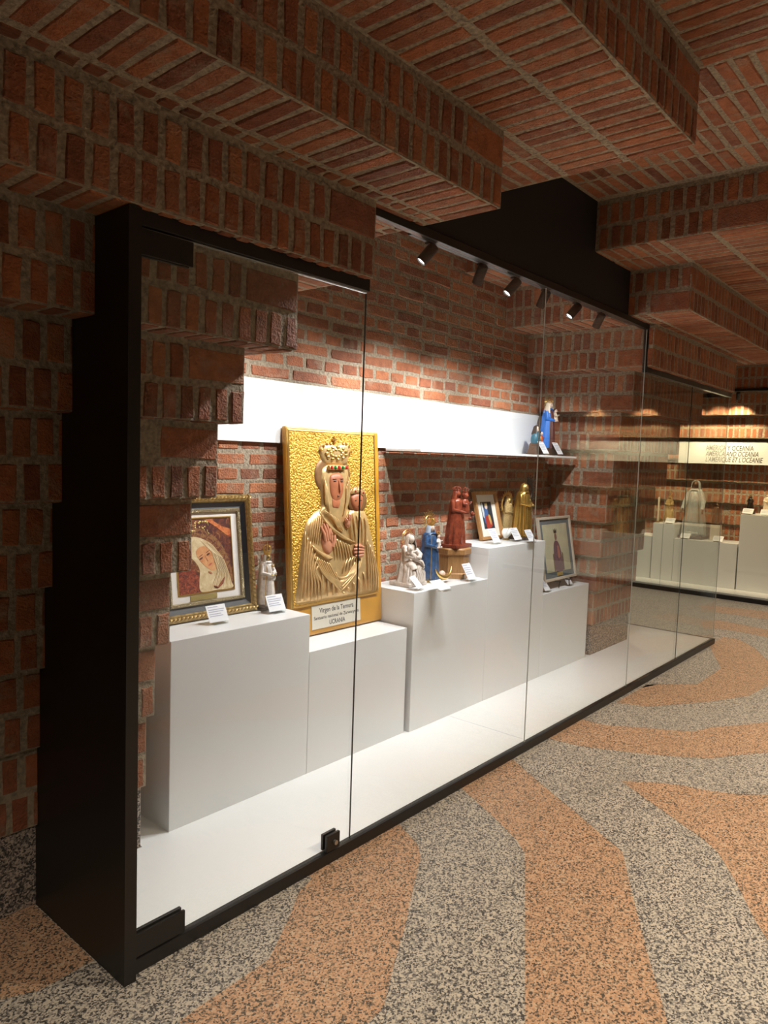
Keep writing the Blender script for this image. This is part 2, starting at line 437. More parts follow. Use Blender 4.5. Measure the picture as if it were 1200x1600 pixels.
def clip(poly, p, q, keep):
    p, q = Vector(p), Vector(q); d = q-p; out = []
    sd = lambda v: (d.x*(v[1]-p.y)-d.y*(v[0]-p.x))*keep
    for i in range(len(poly)):
        a, b = poly[i], poly[(i+1) % len(poly)]; sa, sb = sd(a), sd(b)
        if sa >= 0: out.append(a)
        if sa*sb < 0: t = sa/(sa-sb); out.append((a[0]+(b[0]-a[0])*t, a[1]+(b[1]-a[1])*t))
    return out
def slab(poly, m, cuts=()):
    parts = [poly]
    for p, q in cuts:
        nx = []
        for pl in parts:
            for k in (1, -1):
                c = clip(pl, p, q, k)
                if len(c) > 2: nx.append(c)
        parts = nx
    for pl in parts:
        pl = inset(pl, .0012)
        mb = MB(); mb.prism(pl, 2, -.03, 0)
        mb.build('granite_slab', m, fl)
c1 = [(488, 1372), (467, 1393), (450, 1437), (420, 1498), (370, 1533), (307, 1575), (200, 1660)]
c2 = [(627, 1291), (653, 1320), (658, 1340), (648, 1380), (633, 1450), (617, 1503), (600, 1575), (573, 1600), (480, 1700)]
c3 = [(722, 1232), (736, 1245), (775, 1280), (807, 1312), (820, 1334), (820, 1400), (820, 1600), (820, 1760)]
c4 = [(802, 1187), (825, 1207), (870, 1245), (905, 1274), (946, 1309), (973, 1331), (987, 1392), (1004, 1458), (1017, 1508), (1033, 1558), (1060, 1660), (1090, 1760)]
c5l = [(970, 1220), (1005, 1245), (1054, 1280), (1100, 1312), (1121, 1331), (1148, 1375), (1179, 1437), (1198, 1467), (1240, 1540), (1300, 1660), (1350, 1760)]
c5t = [(970, 1220), (1031, 1223), (1066, 1227), (1112, 1236), (1156, 1241), (1200, 1242), (1420, 1250)]
c6 = [(862, 1155), (908, 1166), (990, 1176), (1054, 1182), (1112, 1185), (1156, 1179), (1200, 1176), (1420, 1172)]
c7 = [(914, 1125), (946, 1133), (1007, 1137), (1054, 1141), (1083, 1143), (1112, 1136), (1156, 1133), (1200, 1128), (1420, 1120)]
c8 = [(962, 1098), (1013, 1104), (1054, 1101), (1112, 1096), (1171, 1087), (1200, 1071), (1420, 1050)]
rail = lambda x: (x, 1526.5-.5711*(x-206.5)-8)
F = lambda c: [floorpt(p) for p in c]
def cap(poly):   # keep clear of the case: nothing beyond y = .02
    return clip(poly, (0, .02), (10, .02), -1)
E0 = lambda c: [floorpt((c[0][0]-14, c[0][1]-10))]+F(c)
def between(a, b, m, cuts=()): slab(cap(E0(a)+E0(b)[::-1]), m, cuts)
j = lambda a, b: (floorpt(a), floorpt(b))
between(c1, c2, 'gran_o', [j((343, 1480), (647, 1593)), j((540, 1333), (670, 1334))])
between(c2, c3, 'gran_g', [j((600, 1575), (820, 1655)), j((633, 1458), (820, 1484))])
between(c3, c4, 'gran_o', [j((820, 1435), (1003, 1432))])
slab(cap(E0(c6)[:1]+F(c6)+F(c5t)[::-1]+F(c5l)[1:]+F(c4)[::-1]+E0(c4)[:1]), 'gran_g', [j((1033, 1556), (1250, 1580))])
slab(F(c5l)+F(c5t)[:0:-1], 'gran_o', [j((1121, 1330), (1300, 1330))])
between(c6, c7, 'gran_o', [j((1007, 1137), (990, 1176))])
between(c7, c8, 'gran_g', [j((1083, 1143), (1112, 1096))])
o5 = [(962, 1098), (1013, 1104), (1054, 1101), (1112, 1096), (1171, 1087), (1200, 1071), (1330, 1055), (1300, 1034), (1198, 1031), (1179, 1012), (1154, 999), (1117, 993), (1108, 1005), (1112, 1017), (1127, 1044), (1089, 1069), (1031, 1069), (1010, 1070)]
slab(cap(F(o5)), 'gran_o', [j((1127, 1044), (1230, 1064))])
g5 = [(1000, 1075), (1031, 1069), (1089, 1069), (1127, 1044), (1112, 1017), (1100, 1005)]
slab(cap(F(g5)), 'gran_g')
# left of the first seam
o0 = [(40, 1400), (100, 1455), (147, 1500), (60, 1548), (0, 1562), (-160, 1600), (-260, 1470), (-100, 1425)]
o0w = F(o0)
g0 = [(o0w[0][0]-.1, .56), (-.6, .56), o0w[6], o0w[5], o0w[4], o0w[3], o0w[2]]
slab(o0w, 'gran_o')
gl = F([(147, 1500), (205, 1548)])+[floorpt((474, 1362))]+F(c1)+F([(100, 1740), (-200, 1740)])+[o0w[5], o0w[4], o0w[3]]
slab(gl, 'gran_g', [j((343, 1480), (200, 1427)), j((60, 1548), (205, 1660))])
# distant bands beyond the case, running away to the far wall
def bandpx(a, b, m): slab(F(a)+F(b)[::-1], m)
h0 = [(1108, 1003), (1117, 993), (1154, 999), (1179, 1012), (1198, 1031), (1300, 1034)]
h1 = [(1100, 984), (1122, 982), (1160, 988), (1200, 996), (1300, 1012)]
h2 = [(1095, 971), (1122, 969), (1160, 976), (1200, 984), (1300, 998)]
h3 = [(1095, 956), (1122, 957), (1160, 962), (1200, 968), (1300, 980)]
h4 = [(1095, 946), (1122, 947), (1160, 951), (1200, 956), (1300, 966)]
for a, b, m in ((h0, h1, 'gran_g'), (h1, h2, 'gran_o'), (h2, h3, 'gran_g'), (h3, h4, 'gran_o')): bandpx(a, b, m)
# the rest of the hall floor: large grey slabs just under the bands
def under(x0, x1, y0, y1, m='gran_g'):
    MB().prism(inset([(x0, y0), (x1, y0), (x1, y1), (x0, y1)], .0012), 2, -.06, -.0012).build('granite_slab', m, fl)
for i in range(13):
    for jn in range(9):
        x0, y0 = -6+i*1.2, -7+jn*1.2666
        under(x0, x0+1.2, y0, y0+1.2666)
# ------------------------------------------------------------------ long glass display case
case = thing('display_case', 'long frameless glass display case with black metal frame set into the brick niche', 'display case', (0, 0, 0))
pts = [(-.022, 0), (-.022, 2.2)]
ks = list(range(8))[::-1]; prev = None
for k in ks:
    y = YF-D[k]-.004
    pts += [(y, min(2.2, ZT[k+1]-.002)), (y, ZT[k]-(.002 if k else 0))]
MB().prism(pts, 0, -.038, 0).build('side_panel', 'black', case)
MB().bbox(0, 5.66, .0, .03, 0, .045, .002).build('base_rail', 'black', case)
MB().bbox(5.63, 5.66, .03, 1.25, 0, .045, .002).build('base_rail', 'black', case)
MB().bbox(0, .952, 0, .035, 2.162, 2.206, .002).build('header', 'black', case)
MB().bbox(.952, 3.722, 0, .035, 2.445, 2.479, .002).build('header', 'black', case)
MB().bbox(3.70, 5.66, 0, .035, 2.165, 2.203, .002).build('header', 'black', case)
MB().bbox(5.63, 5.66, .035, 1.25, 2.165, 2.203, .002).build('header', 'black', case)
MB().bbox(3.70, 3.722, .0, .035, 2.203, 2.446, .002).build('post', 'black', case)
fas = [(LX1+D[9]+.004, ZT[9]), (RX0-D[9]-.004, ZT[9]), (RX0-D[9]-.004, ZT[10]), (RX0-D[10]-.004, ZT[10]), (RX0-D[10]-.004, ZT[11]-.002), (LX1+D[10]+.004, ZT[11]-.002), (LX1+D[10]+.004, ZT[10]), (LX1+D[9]+.004, ZT[10])]
MB().prism(fas, 1, .014, .03).build('fascia_panel', 'blackmatte', case)
fl_pts = [(.001, .031), (5.629, .031), (5.629, 1.25), (5.04, 1.25), (5.04, .545), (4.28, .545), (4.28, .895), (.361, .895), (.361, .545), (.001, .545)]
MB().prism(fl_pts, 2, .004, .043).build('floor_panel', 'whitefloor', case)
for x in (2.36,): MB().box(x, x+.002, .034, .54, .043, .0434).build('floor_joint', 'inkpale', case)
def pane(x0, x1, z0, z1, name='glass_pane', edge='glassedge', par=None):
    p = MB().box(x0, x1, .012, .022, z0, z1).build(name, 'glass', par or case)
    if edge: MB().box(x1-.0035, x1-.0005, .0115, .0170, z0+.002, z1-.002).build('glass_edge', edge, p)
    return p
dr = pane(.004, .948, .046, 2.156, 'glass_door')
dr['label'] = 'hinged glass door pane'
MB().box(.003, .948, .0115, .0225, 2.1565, 2.1595).build('glass_edge', 'glassedge_l', dr)
for z0, z1 in ((.05, .119), (2.085, 2.155)):
    h = MB().bbox(.001, .182, .002, .0115, z0, z1, .0015); h.bbox(.001, .182, .0225, .034, z0, z1, .0015)
    h.build('hinge_clamp', 'black', case)
lk = MB().bbox(.806, .876, .0, .0115, .05, .112, .002); lk.bbox(.806, .876, .0225, .034, .05, .112, .002)
lk = lk.build('lock', 'black', case)
MB().cyl((.845, -.001, .08), (.845, -.012, .08), .009).build('lock_cylinder', 'steel', lk)
pane(.954, 2.318, .046, 2.444, edge='glassedge_l'); pane(2.322, 3.698, .046, 2.444, edge='glassedge_l')
pane(3.703, 4.671, .046, 2.164, edge='glassedge'); pane(4.676, 5.643, .046, 2.164, edge='glassedge_l')
MB().box(5.645, 5.655, .024, 1.25, .046, 2.164).build('glass_pane', 'glass', case)
# white plinths
def plinth(x0, x1, y, z, label):
    o = MB().bbox(x0, x1, y, .893, .043, z, .003).build('plinth', 'white', None)
    return tag(o, label, 'plinth', 'white plinths in the long glass case')
plinth(.489, 1.233, .565, .81, 'white plinth under the ornate framed portrait and the white robed statuette')
plinth(1.235, 1.965, .565, .63, 'low white plinth under the tall golden icon')
plinth(1.99, 2.726, .545, .82, 'white plinth under the ivory seated statue and the blue mantled statue')
plinth(2.728, 3.454, .545, 1.01, 'tallest white plinth, under the wood framed picture and two gold statuettes')
plinth(3.456, 4.195, .545, .63, 'low white plinth under the framed photograph beside the end pier')
# white band and shelf on the back wall
tag(MB().bbox(.75, 3.99, .876, .8935, 1.603, 1.903, .002).build('wall_band', 'white'), 'long white panel band fixed across the brick back wall', 'wall panel')
tag(MB().bbox(2.10, 4.02, .62, .8755, 1.588, 1.602, .002).build('wall_shelf', 'white'), 'thin white shelf projecting below the white band', 'shelf')
# track spots
def spot_lamp(parent, pos, aim, power, col, size=70, blend=.6, rad=.025):
    l = bpy.data.lights.new('lamp', 'SPOT'); l.energy = power; l.color = col; l.spot_size = math.radians(size); l.spot_blend = blend; l.shadow_soft_size = rad
    o = link('lamp', l, None, pos); o.rotation_euler = (Vector(aim)-Vector(pos)).to_track_quat('-Z', 'Y').to_euler()
    o.parent = parent
    return o
M['lens'] = emis('spot_lens', (1, .97, .92), 14); M['lensw'] = emis('spot_lens_warm', (1, .85, .6), 12)
def track_spot(base, aim, label, group, power, col, lens='lens', ln=.088, r=.024, size=88, drop=.035):
    t = thing('track_spotlight', label, 'spotlight', base, 0, group)
    b = Vector(base); d = (Vector(aim)-b).normalized()
    top = Vector((0, 0, -drop))
    MB().cyl((0, 0, 0), top, .006).build('stem', 'spotblack', t)
    MB().bbox(-.02, .02, -.012, .012, -.008, 0, .001).build('mount', 'spotblack', t)
    a = top-d*ln*.35; e = top+d*ln*.65
    hb = MB(); dd = (e-a).normalized(); u = dd.orthogonal().normalized(); w = dd.cross(u); seg = 20
    prof = [(a, r*.9), (a+dd*.004, r), (e, r), (e, r*.82), (e-dd*.008, r*.78)]
    hb.rings([[p+(u*math.cos(2*math.pi*i/seg)+w*math.sin(2*math.pi*i/seg))*q for i in range(seg)] for p, q in prof])
    hb.build('housing', 'spotblack', t, smooth=True)
    MB().cyl(e-dd*.0075, e-dd*.0065, r*.77, seg=20).build('lens', lens, t)
    spot_lamp(t, e+dd*.003, e+dd, power, col, size)
    return t
tr = MB().bbox(1.25, 3.55, .050, .070, 2.452, 2.466, .001).build('light_track', 'spotblack')
tag(tr, 'thin black lighting track behind the glass header', 'light track')
sp = [(on(1, .06, 672, 378).x, -1, 0), (on(1, .06, 752, 418).x, 1, 0), (on(1, .06, 804, 434).x, -1, 0), (on(1, .06, 851, 455).x, 1, 0), (on(1, .06, 900, 471).x, -1, 0), (on(1, .06, 938, 488).x, 1, 0)]
lab = ['first track spotlight from the glass door, its lit lens showing', 'track spotlight hanging straight between the two lit lenses nearest the door',
       'middle track spotlight with its lit lens showing', 'track spotlight behind the pane joint, lens turned away', 'track spotlight with lit lens nearest the end pier', 'last track spotlight, beside the end pier, lens turned away']
for (x, dx, _), lb in zip(sp, lab):
    if dx < 0: aim = (x-.72, .74, 1.25)
    else: aim = (x+.40, .88, 1.28)
    track_spot((x, .06, 2.452), aim, lb, 'track spotlights in the long case', CASE_W, CASE_COL)
# hall downlights above the visitor, outside the picture
def downlight(x, y, label, power, col=HALL_COL, aim=None, size=106):
    t = thing('ceiling_spotlight', label, 'spotlight', (x, y, ZT[11]), 0, 'ceiling spotlights of the hall')
    MB().lathe([(.05, 0), (.05, -.09), (.042, -.09), (.040, -.075)], 24).build('housing', 'spotblack', t, smooth=True)
    MB().lathe([(.040, -.0745), (.040, -.0735)], 24).build('lens', 'lensw', t)
    spot_lamp(t, (0, 0, -.1), aim or (0, 0, -1), power, col, size, .55, .04)
for i, (x, y, p) in enumerate(((-.9, -2.1, .8), (1.7, -2.1, 1.1), (3.9, -2.1, 1.1), (6.3, -2.0, .9), (6.9, 1.9, .7), (1.6, -5.2, .8), (5.0, -5.2, .8))):
    downlight(x, y, ['ceiling spotlight above the visitor', 'ceiling spotlight facing the glass door bay', 'ceiling spotlight facing the middle of the long case', 'ceiling spotlight before the far case', 'ceiling spotlight in the side passage', 'ceiling spotlight by the opposite wall', 'ceiling spotlight by the opposite wall toward the far case'][i], HALL_W*p)
# ------------------------------------------------------------------ far case
fc = thing('display_case', 'far glass display case with white plinths and a trilingual wall text', 'display case', (8.05, 0, 0))
MB().bbox(-.01, .03, -3.6, 2.6, 0, .05, .002).build('base_rail', 'black', fc)
MB().bbox(0, .035, -3.6, 2.6, 2.45, 2.478, .002).build('header', 'black', fc)
MB().box(.03, .935, -3.6, 2.6, .004, .07).build('floor_panel', 'whitefloor', fc)
for i in range(5):
    y0 = -3.6+i*1.24
    p = MB().box(.012, .022, y0+.002, y0+1.238, .052, 2.449).build('glass_pane', 'glass', fc)
    MB().box(.0105, .0235, y0+1.2345, y0+1.238, .055, 2.446).build('glass_edge', 'glassedge_l', p)
band = tag(MB().bbox(8.66, 8.73, -3.4, 1.42, 1.605, 1.89, .002).build('wall_band', 'white'), 'white panel band with a trilingual continent title on the far wall', 'wall panel')
def text(body, name, m, parent, loc, rot, size, shear=0, ext=.0004, align='LEFT', width=None):
    cu = bpy.data.curves.new(name, 'FONT'); cu.body = body; cu.size = size; cu.shear = shear; cu.extrude = ext; cu.align_x = align; cu.resolution_u = 3; cu.offset = size*.012
    o = bpy.data.objects.new('tmp_text', cu); COL.objects.link(o)
    bpy.context.view_layer.update()
    dg = bpy.context.evaluated_depsgraph_get(); me = bpy.data.meshes.new_from_object(o.evaluated_get(dg))
    bpy.data.objects.remove(o)
    if width:
        xs = [v.co.x for v in me.vertices]; w = max(xs)-min(xs)
        for v in me.vertices: v.co.x *= width/w
    me.materials.clear(); me.materials.append(M[m])
    q = link(name, me, parent, loc); q.rotation_euler = rot
    return q
RZF = (math.pi/2, 0, -math.pi/2)
a = on(0, 8.659, 1103, 702); b = on(0, 8.659, 1178, 702)
text('AMÉRICA Y OCEANÍA', 'lettering', 'inkgrey', band, (8.6592, a.y, on(0, 8.659, 1140, 704).z), RZF, .088, 0, width=a.y-b.y)
b = on(0, 8.659, 1186, 702)
text('AMERICA AND OCEANIA', 'lettering', 'inkgrey', band, (8.6592, a.y, on(0, 8.659, 1140, 713).z), RZF, .088, .25, width=a.y-b.y)
b = on(0, 8.659, 1193, 702)
text("L'AMÉRIQUE ET L'OCÉANIE", 'lettering', 'inkgrey', band, (8.6592, a.y, on(0, 8.659, 1140, 722).z), RZF, .088, .25, width=a.y-b.y)
def fplinth(y0, y1, z, label): return tag(MB().bbox(8.45, 8.90, y0, y1, .07, z, .003).build('plinth', 'white'), label, 'plinth', 'white plinths in the far case')
fplinth(1.345, 1.62, .81, 'far white plinth under the small gold statue and the candle')
fplinth(.58, 1.34, .63, 'low far white plinth under the pale grey robed statue')
fplinth(-.36, .565, 1.0, 'tall far white plinth carrying two small statuettes')
fplinth(-1.6, -.37, .81, 'far white plinth beside the tall one, toward the hall')
fplinth(-2.6, -1.61, .63, 'low far white plinth under the seated gold statue in green cloth')
fplinth(1.63, 2.2, .63, 'low far white plinth at the passage end')
for i, y in enumerate((1.9, 1.25, .6, -.1, -.9, -1.7, -2.5)):
    track_spot((8.12, y, 2.45), (8.72, y+.15*(-1)**i, 1.62), ['far track spotlight at the passage end', 'far track spotlight above the grey robed statue', 'far track spotlight above the title lettering', 'far track spotlight above the two small statuettes', 'far track spotlight right of the lettering', 'far track spotlight near the seated gold statue', 'last far track spotlight toward the hall'][i], 'track spotlights in the far case', FAR_W, FAR_COL, 'lensw', size=85)
tag(MB().bbox(8.105, 8.135, -3.4, 2.4, 2.45, 2.465, .001).build('light_track', 'spotblack'), 'black lighting track of the far case', 'light track')
# ------------------------------------------------------------------ statues
def cr(vals, t):
    n = len(vals)-1; x = t*n; i = min(int(x), n-1); f = x-i
    return vals[i]+(vals[i+1]-vals[i])*f
def sm(prof, n):
    # smooth resample of (z, rx, ry, cx, cy) rows
    P = np.array([tuple(p)+(0,)*(5-len(p)) for p in prof], float); t = np.linspace(0, len(P)-1, n); out = []
    for q in t:
        i = min(int(q), len(P)-2); f = q-i
        p0, p1, p2, p3 = P[max(i-1, 0)], P[i], P[i+1], P[min(i+2, len(P)-1)]
        out.append(.5*((2*p1)+(-p0+p2)*f+(2*p0-5*p1+4*p2-p3)*f*f+(-p0+3*p1-3*p2+p3)*f**3))
    return out
def drape(prof, n=18, seg=44, folds=11, amp=.07, seed=0, top_amp=.2, open_front=None):
    rnd = random.Random(seed); ph = rnd.random()*6; mb = MB(); rs = []
    lv = sm(prof, n)
    for k, (z, rx, ry, cx, cy) in enumerate(lv):
        t = k/(n-1); a = amp*(top_amp+(1-top_amp)*(1-t)); ring = []
        for i in range(seg):
            th = 2*math.pi*i/seg
            f = 1+a*(math.sin(folds*th+ph+.8*t)+.5*math.sin((folds*2-3)*th+ph*2-1.3*t))
            ring.append((cx+rx*f*math.cos(th), cy+ry*f*math.sin(th), z))
        rs.append(ring)
    mb.rings(rs); return mb
def headmesh(c, r, look=(0, -1)):
    la = math.atan2(look[1], look[0])
    def f(p):
        q = p.copy(); ang = math.atan2(p.y, p.x)-la
        ang = (ang+math.pi) % (2*math.pi)-math.pi
        fr = max(0, math.cos(ang))
        w = 1-.28*max(0, -p.z)*(.4+.6*(1-abs(p.z)))          # jaw narrows
        q.x *= w; q.y *= w
        nose = math.exp(-(ang/.20)**2)*math.exp(-((p.z+.05)/.22)**2)*.20 if abs(p.z) < .9 else 0
        socket = math.exp(-((abs(ang)-.42)/.2)**2)*math.exp(-((p.z-.18)/.13)**2)*.07
        lips = math.exp(-(ang/.25)**2)*math.exp(-((p.z+.42)/.09)**2)*.05
        k = 1+nose-socket+lips
        q.x *= k; q.y *= k
        return q
    return MB().ell(c, (r*.78, r*.84, r), 28, 20, f)
def veilmesh(c, r, drop, look=-math.pi/2, open_a=.95, spread=1.3, n=9, seg=26):
    # hood round the head, open toward the face, falling to the shoulders
    mb = MB(); rs = []; prof = []
    for k in range(n):
        t = k/(n-1)
        if t < .5: th = t/.5*math.pi/2; prof.append((c[2]+r*1.12*math.cos(th), max(.03, math.sin(th))*r*1.0))
        else: u = (t-.5)/.5; prof.append((c[2]-u*drop, r*(1.0+(spread-1)*u)))
    vs = []; fs = []; 
    for lay, sc in ((0, 1.0), (1, .90)):
        for z, q in prof:
            for i in range(seg):
                a = look+open_a+(2*math.pi-2*open_a)*i/(seg-1)
                vs.append((c[0]+q*sc*math.cos(a), c[1]+.06*r+q*sc*math.sin(a), c[2]+(z-c[2])*(sc if z > c[2] else 1)))
    N = n*seg
    for lay in (0, 1):
        for k in range(n-1):
            for i in range(seg-1):
                a = lay*N+k*seg+i; fs.append((a, a+1, a+seg+1, a+seg))
    for k in range(n-1):
        for i in (0, seg-1):
            a = k*seg+i; fs.append((a, a+seg, a+seg+N, a+N))
    for i in range(seg-1):
        a = (n-1)*seg+i; fs.append((a, a+1, a+1+N, a+N))
    return mb.add(vs, fs)
def crownmesh(c, r, h, tall=True, spikes=8):
    mb = MB(); mb.lathe([(r*.92, 0), (r, 0), (r*1.03, h*.28), (r*.95, h*.28)], 24, c)
    for i in range(spikes):
        a = 2*math.pi*i/spikes; ca, sa = math.cos(a), math.sin(a)
        if tall:
            pts = [(c[0]+ca*r*q, c[1]+sa*r*q, c[2]+h*z) for q, z in ((1, .25), (1.28, .5), (1.12, .78), (.55, .9), (.05, .86))]
            mb.tube(pts, [r*.10]*5, 6)
        p = (c[0]+ca*r*1.05, c[1]+sa*r*1.05, c[2]+h*.36); mb.ell(p, (r*.14, r*.14, r*.2), 6, 4)
    if tall:
        mb.ell((c[0], c[1], c[2]+h*.93), (r*.2, r*.2, r*.2), 8, 6); mb.box(c[0]-r*.05, c[0]+r*.05, c[1]-r*.05, c[1]+r*.05, c[2]+h*.95, c[2]+h*1.2); mb.box(c[0]-r*.2, c[0]+r*.2, c[1]-r*.05, c[1]+r*.05, c[2]+h*1.04, c[2]+h*1.11)
    return mb
def raysmesh(c, r0, r1, n=24, y=0, w=.06, ring=True, a0=0, a1=2*math.pi, star=False):
    mb = MB()
    for i in range(n):
        a = a0+(a1-a0)*i/(n if a1-a0 > 6.2 else n-1); l = r1*(1 if i % 2 == 0 else .86)
        d = (math.cos(a), math.sin(a)); t = (-d[1], d[0])
        b = [(c[0]+d[0]*r0+t[0]*w*r1*s, c[2]+d[1]*r0+t[1]*w*r1*s) for s in (-1, 1)]
        mb.prism([b[0], b[1], (c[0]+d[0]*l, c[2]+d[1]*l)], 1, c[1]+y-.0012, c[1]+y+.0012)
        if star: mb.ell((c[0]+d[0]*l, c[1]+y, c[2]+d[1]*l), (r1*.055, .003, r1*.055), 6, 4)
    if ring:
        k = max(12, int(28*(a1-a0)/6.28)); pts = [(c[0]+r0*math.cos(a0+(a1-a0)*i/k), c[1]+y, c[2]+r0*math.sin(a0+(a1-a0)*i/k)) for i in range(k+1)]
        mb.tube(pts, r1*.05, 6)
    return mb
def handmesh(c, r, d):
    d = Vector(d).normalized(); u = d.orthogonal().normalized(); w = d.cross(u); c = Vector(c); mb = MB()
    mb.tube([c-d*r, c, c+d*r*.6], [r*.45, r*.62, r*.5], 8)
    for k in range(4):
        b = c+d*r*.5+u*r*(-.42+.28*k); ln = r*(.8, 1.0, .95, .7)[k]
        mb.tube([b, b+d*ln*.6, b+d*ln+w*r*.15], [r*.17, r*.15, r*.1], 6)
    mb.tube([c+u*r*.4, c+u*r*.75+d*r*.4], [r*.18, r*.12], 6)
    return mb
def facefeatures(par, c, r, look=(0, -1)):
    if par.data.materials[0] not in (M['skin'], M['skinpale']): return   # unpainted statues carry no painted eyes
    a0 = math.atan2(look[1], look[0]); e = MB()
    for s in (-1, 1):
        a = a0+s*.42; p = (c[0]+r*.74*math.cos(a), c[1]+r*.79*math.sin(a), c[2]+r*.17); e.ell(p, (r*.11, r*.07, r*.055), 8, 6)
    e.build('eyes', 'hair', par, True)
    mth = MB().ell((c[0]+r*.72*math.cos(a0), c[1]+r*.77*math.sin(a0), c[2]-r*.42), (r*.17, r*.06, r*.05), 8, 6); mth.build('mouth', M['lip'], par, True)
M['lip'] = plain('painted_lip', (.38, .10, .08), .5)
def child(t, c, h, robe, skin, crown=None, lean=.25, hair='hair'):
    # small seated child held at c (bottom), height h
    cx, cy, cz = c
    r = drape([(cz, h*.20, h*.2, cx, cy), (cz+h*.2, h*.23, h*.22, cx, cy), (cz+h*.45, h*.2, h*.17, cx, cy), (cz+h*.62, h*.17, h*.13, cx, cy), (cz+h*.68, h*.07, h*.07, cx, cy)], 10, 24, 6, .07, 3).build('child_robe', robe, t, True)
    hc = (cx, cy-h*.02, cz+h*.82); hr = h*.17
    hd = headmesh(hc, hr).build('child_head', skin, t, True); facefeatures(hd, hc, hr)
    MB().ell((cx, cy+h*.03, cz+h*.87), (hr*.86, hr*.86, hr*.9), 14, 8).build('child_hair', hair, t, True)
    for s in (-1, 1): MB().tube([(cx+s*h*.15, cy, cz+h*.57), (cx+s*h*.24, cy-h*.1, cz+h*.45), (cx+s*h*.16, cy-h*.24, cz+h*(.5+.05*s))], [h*.06, h*.055, h*.04], 8).build('child_arm', robe, t, True)
    if crown: crownmesh((cx, cy, cz+h*.96), hr*.7, h*.24, True, 6).build('child_crown', crown, t, True)
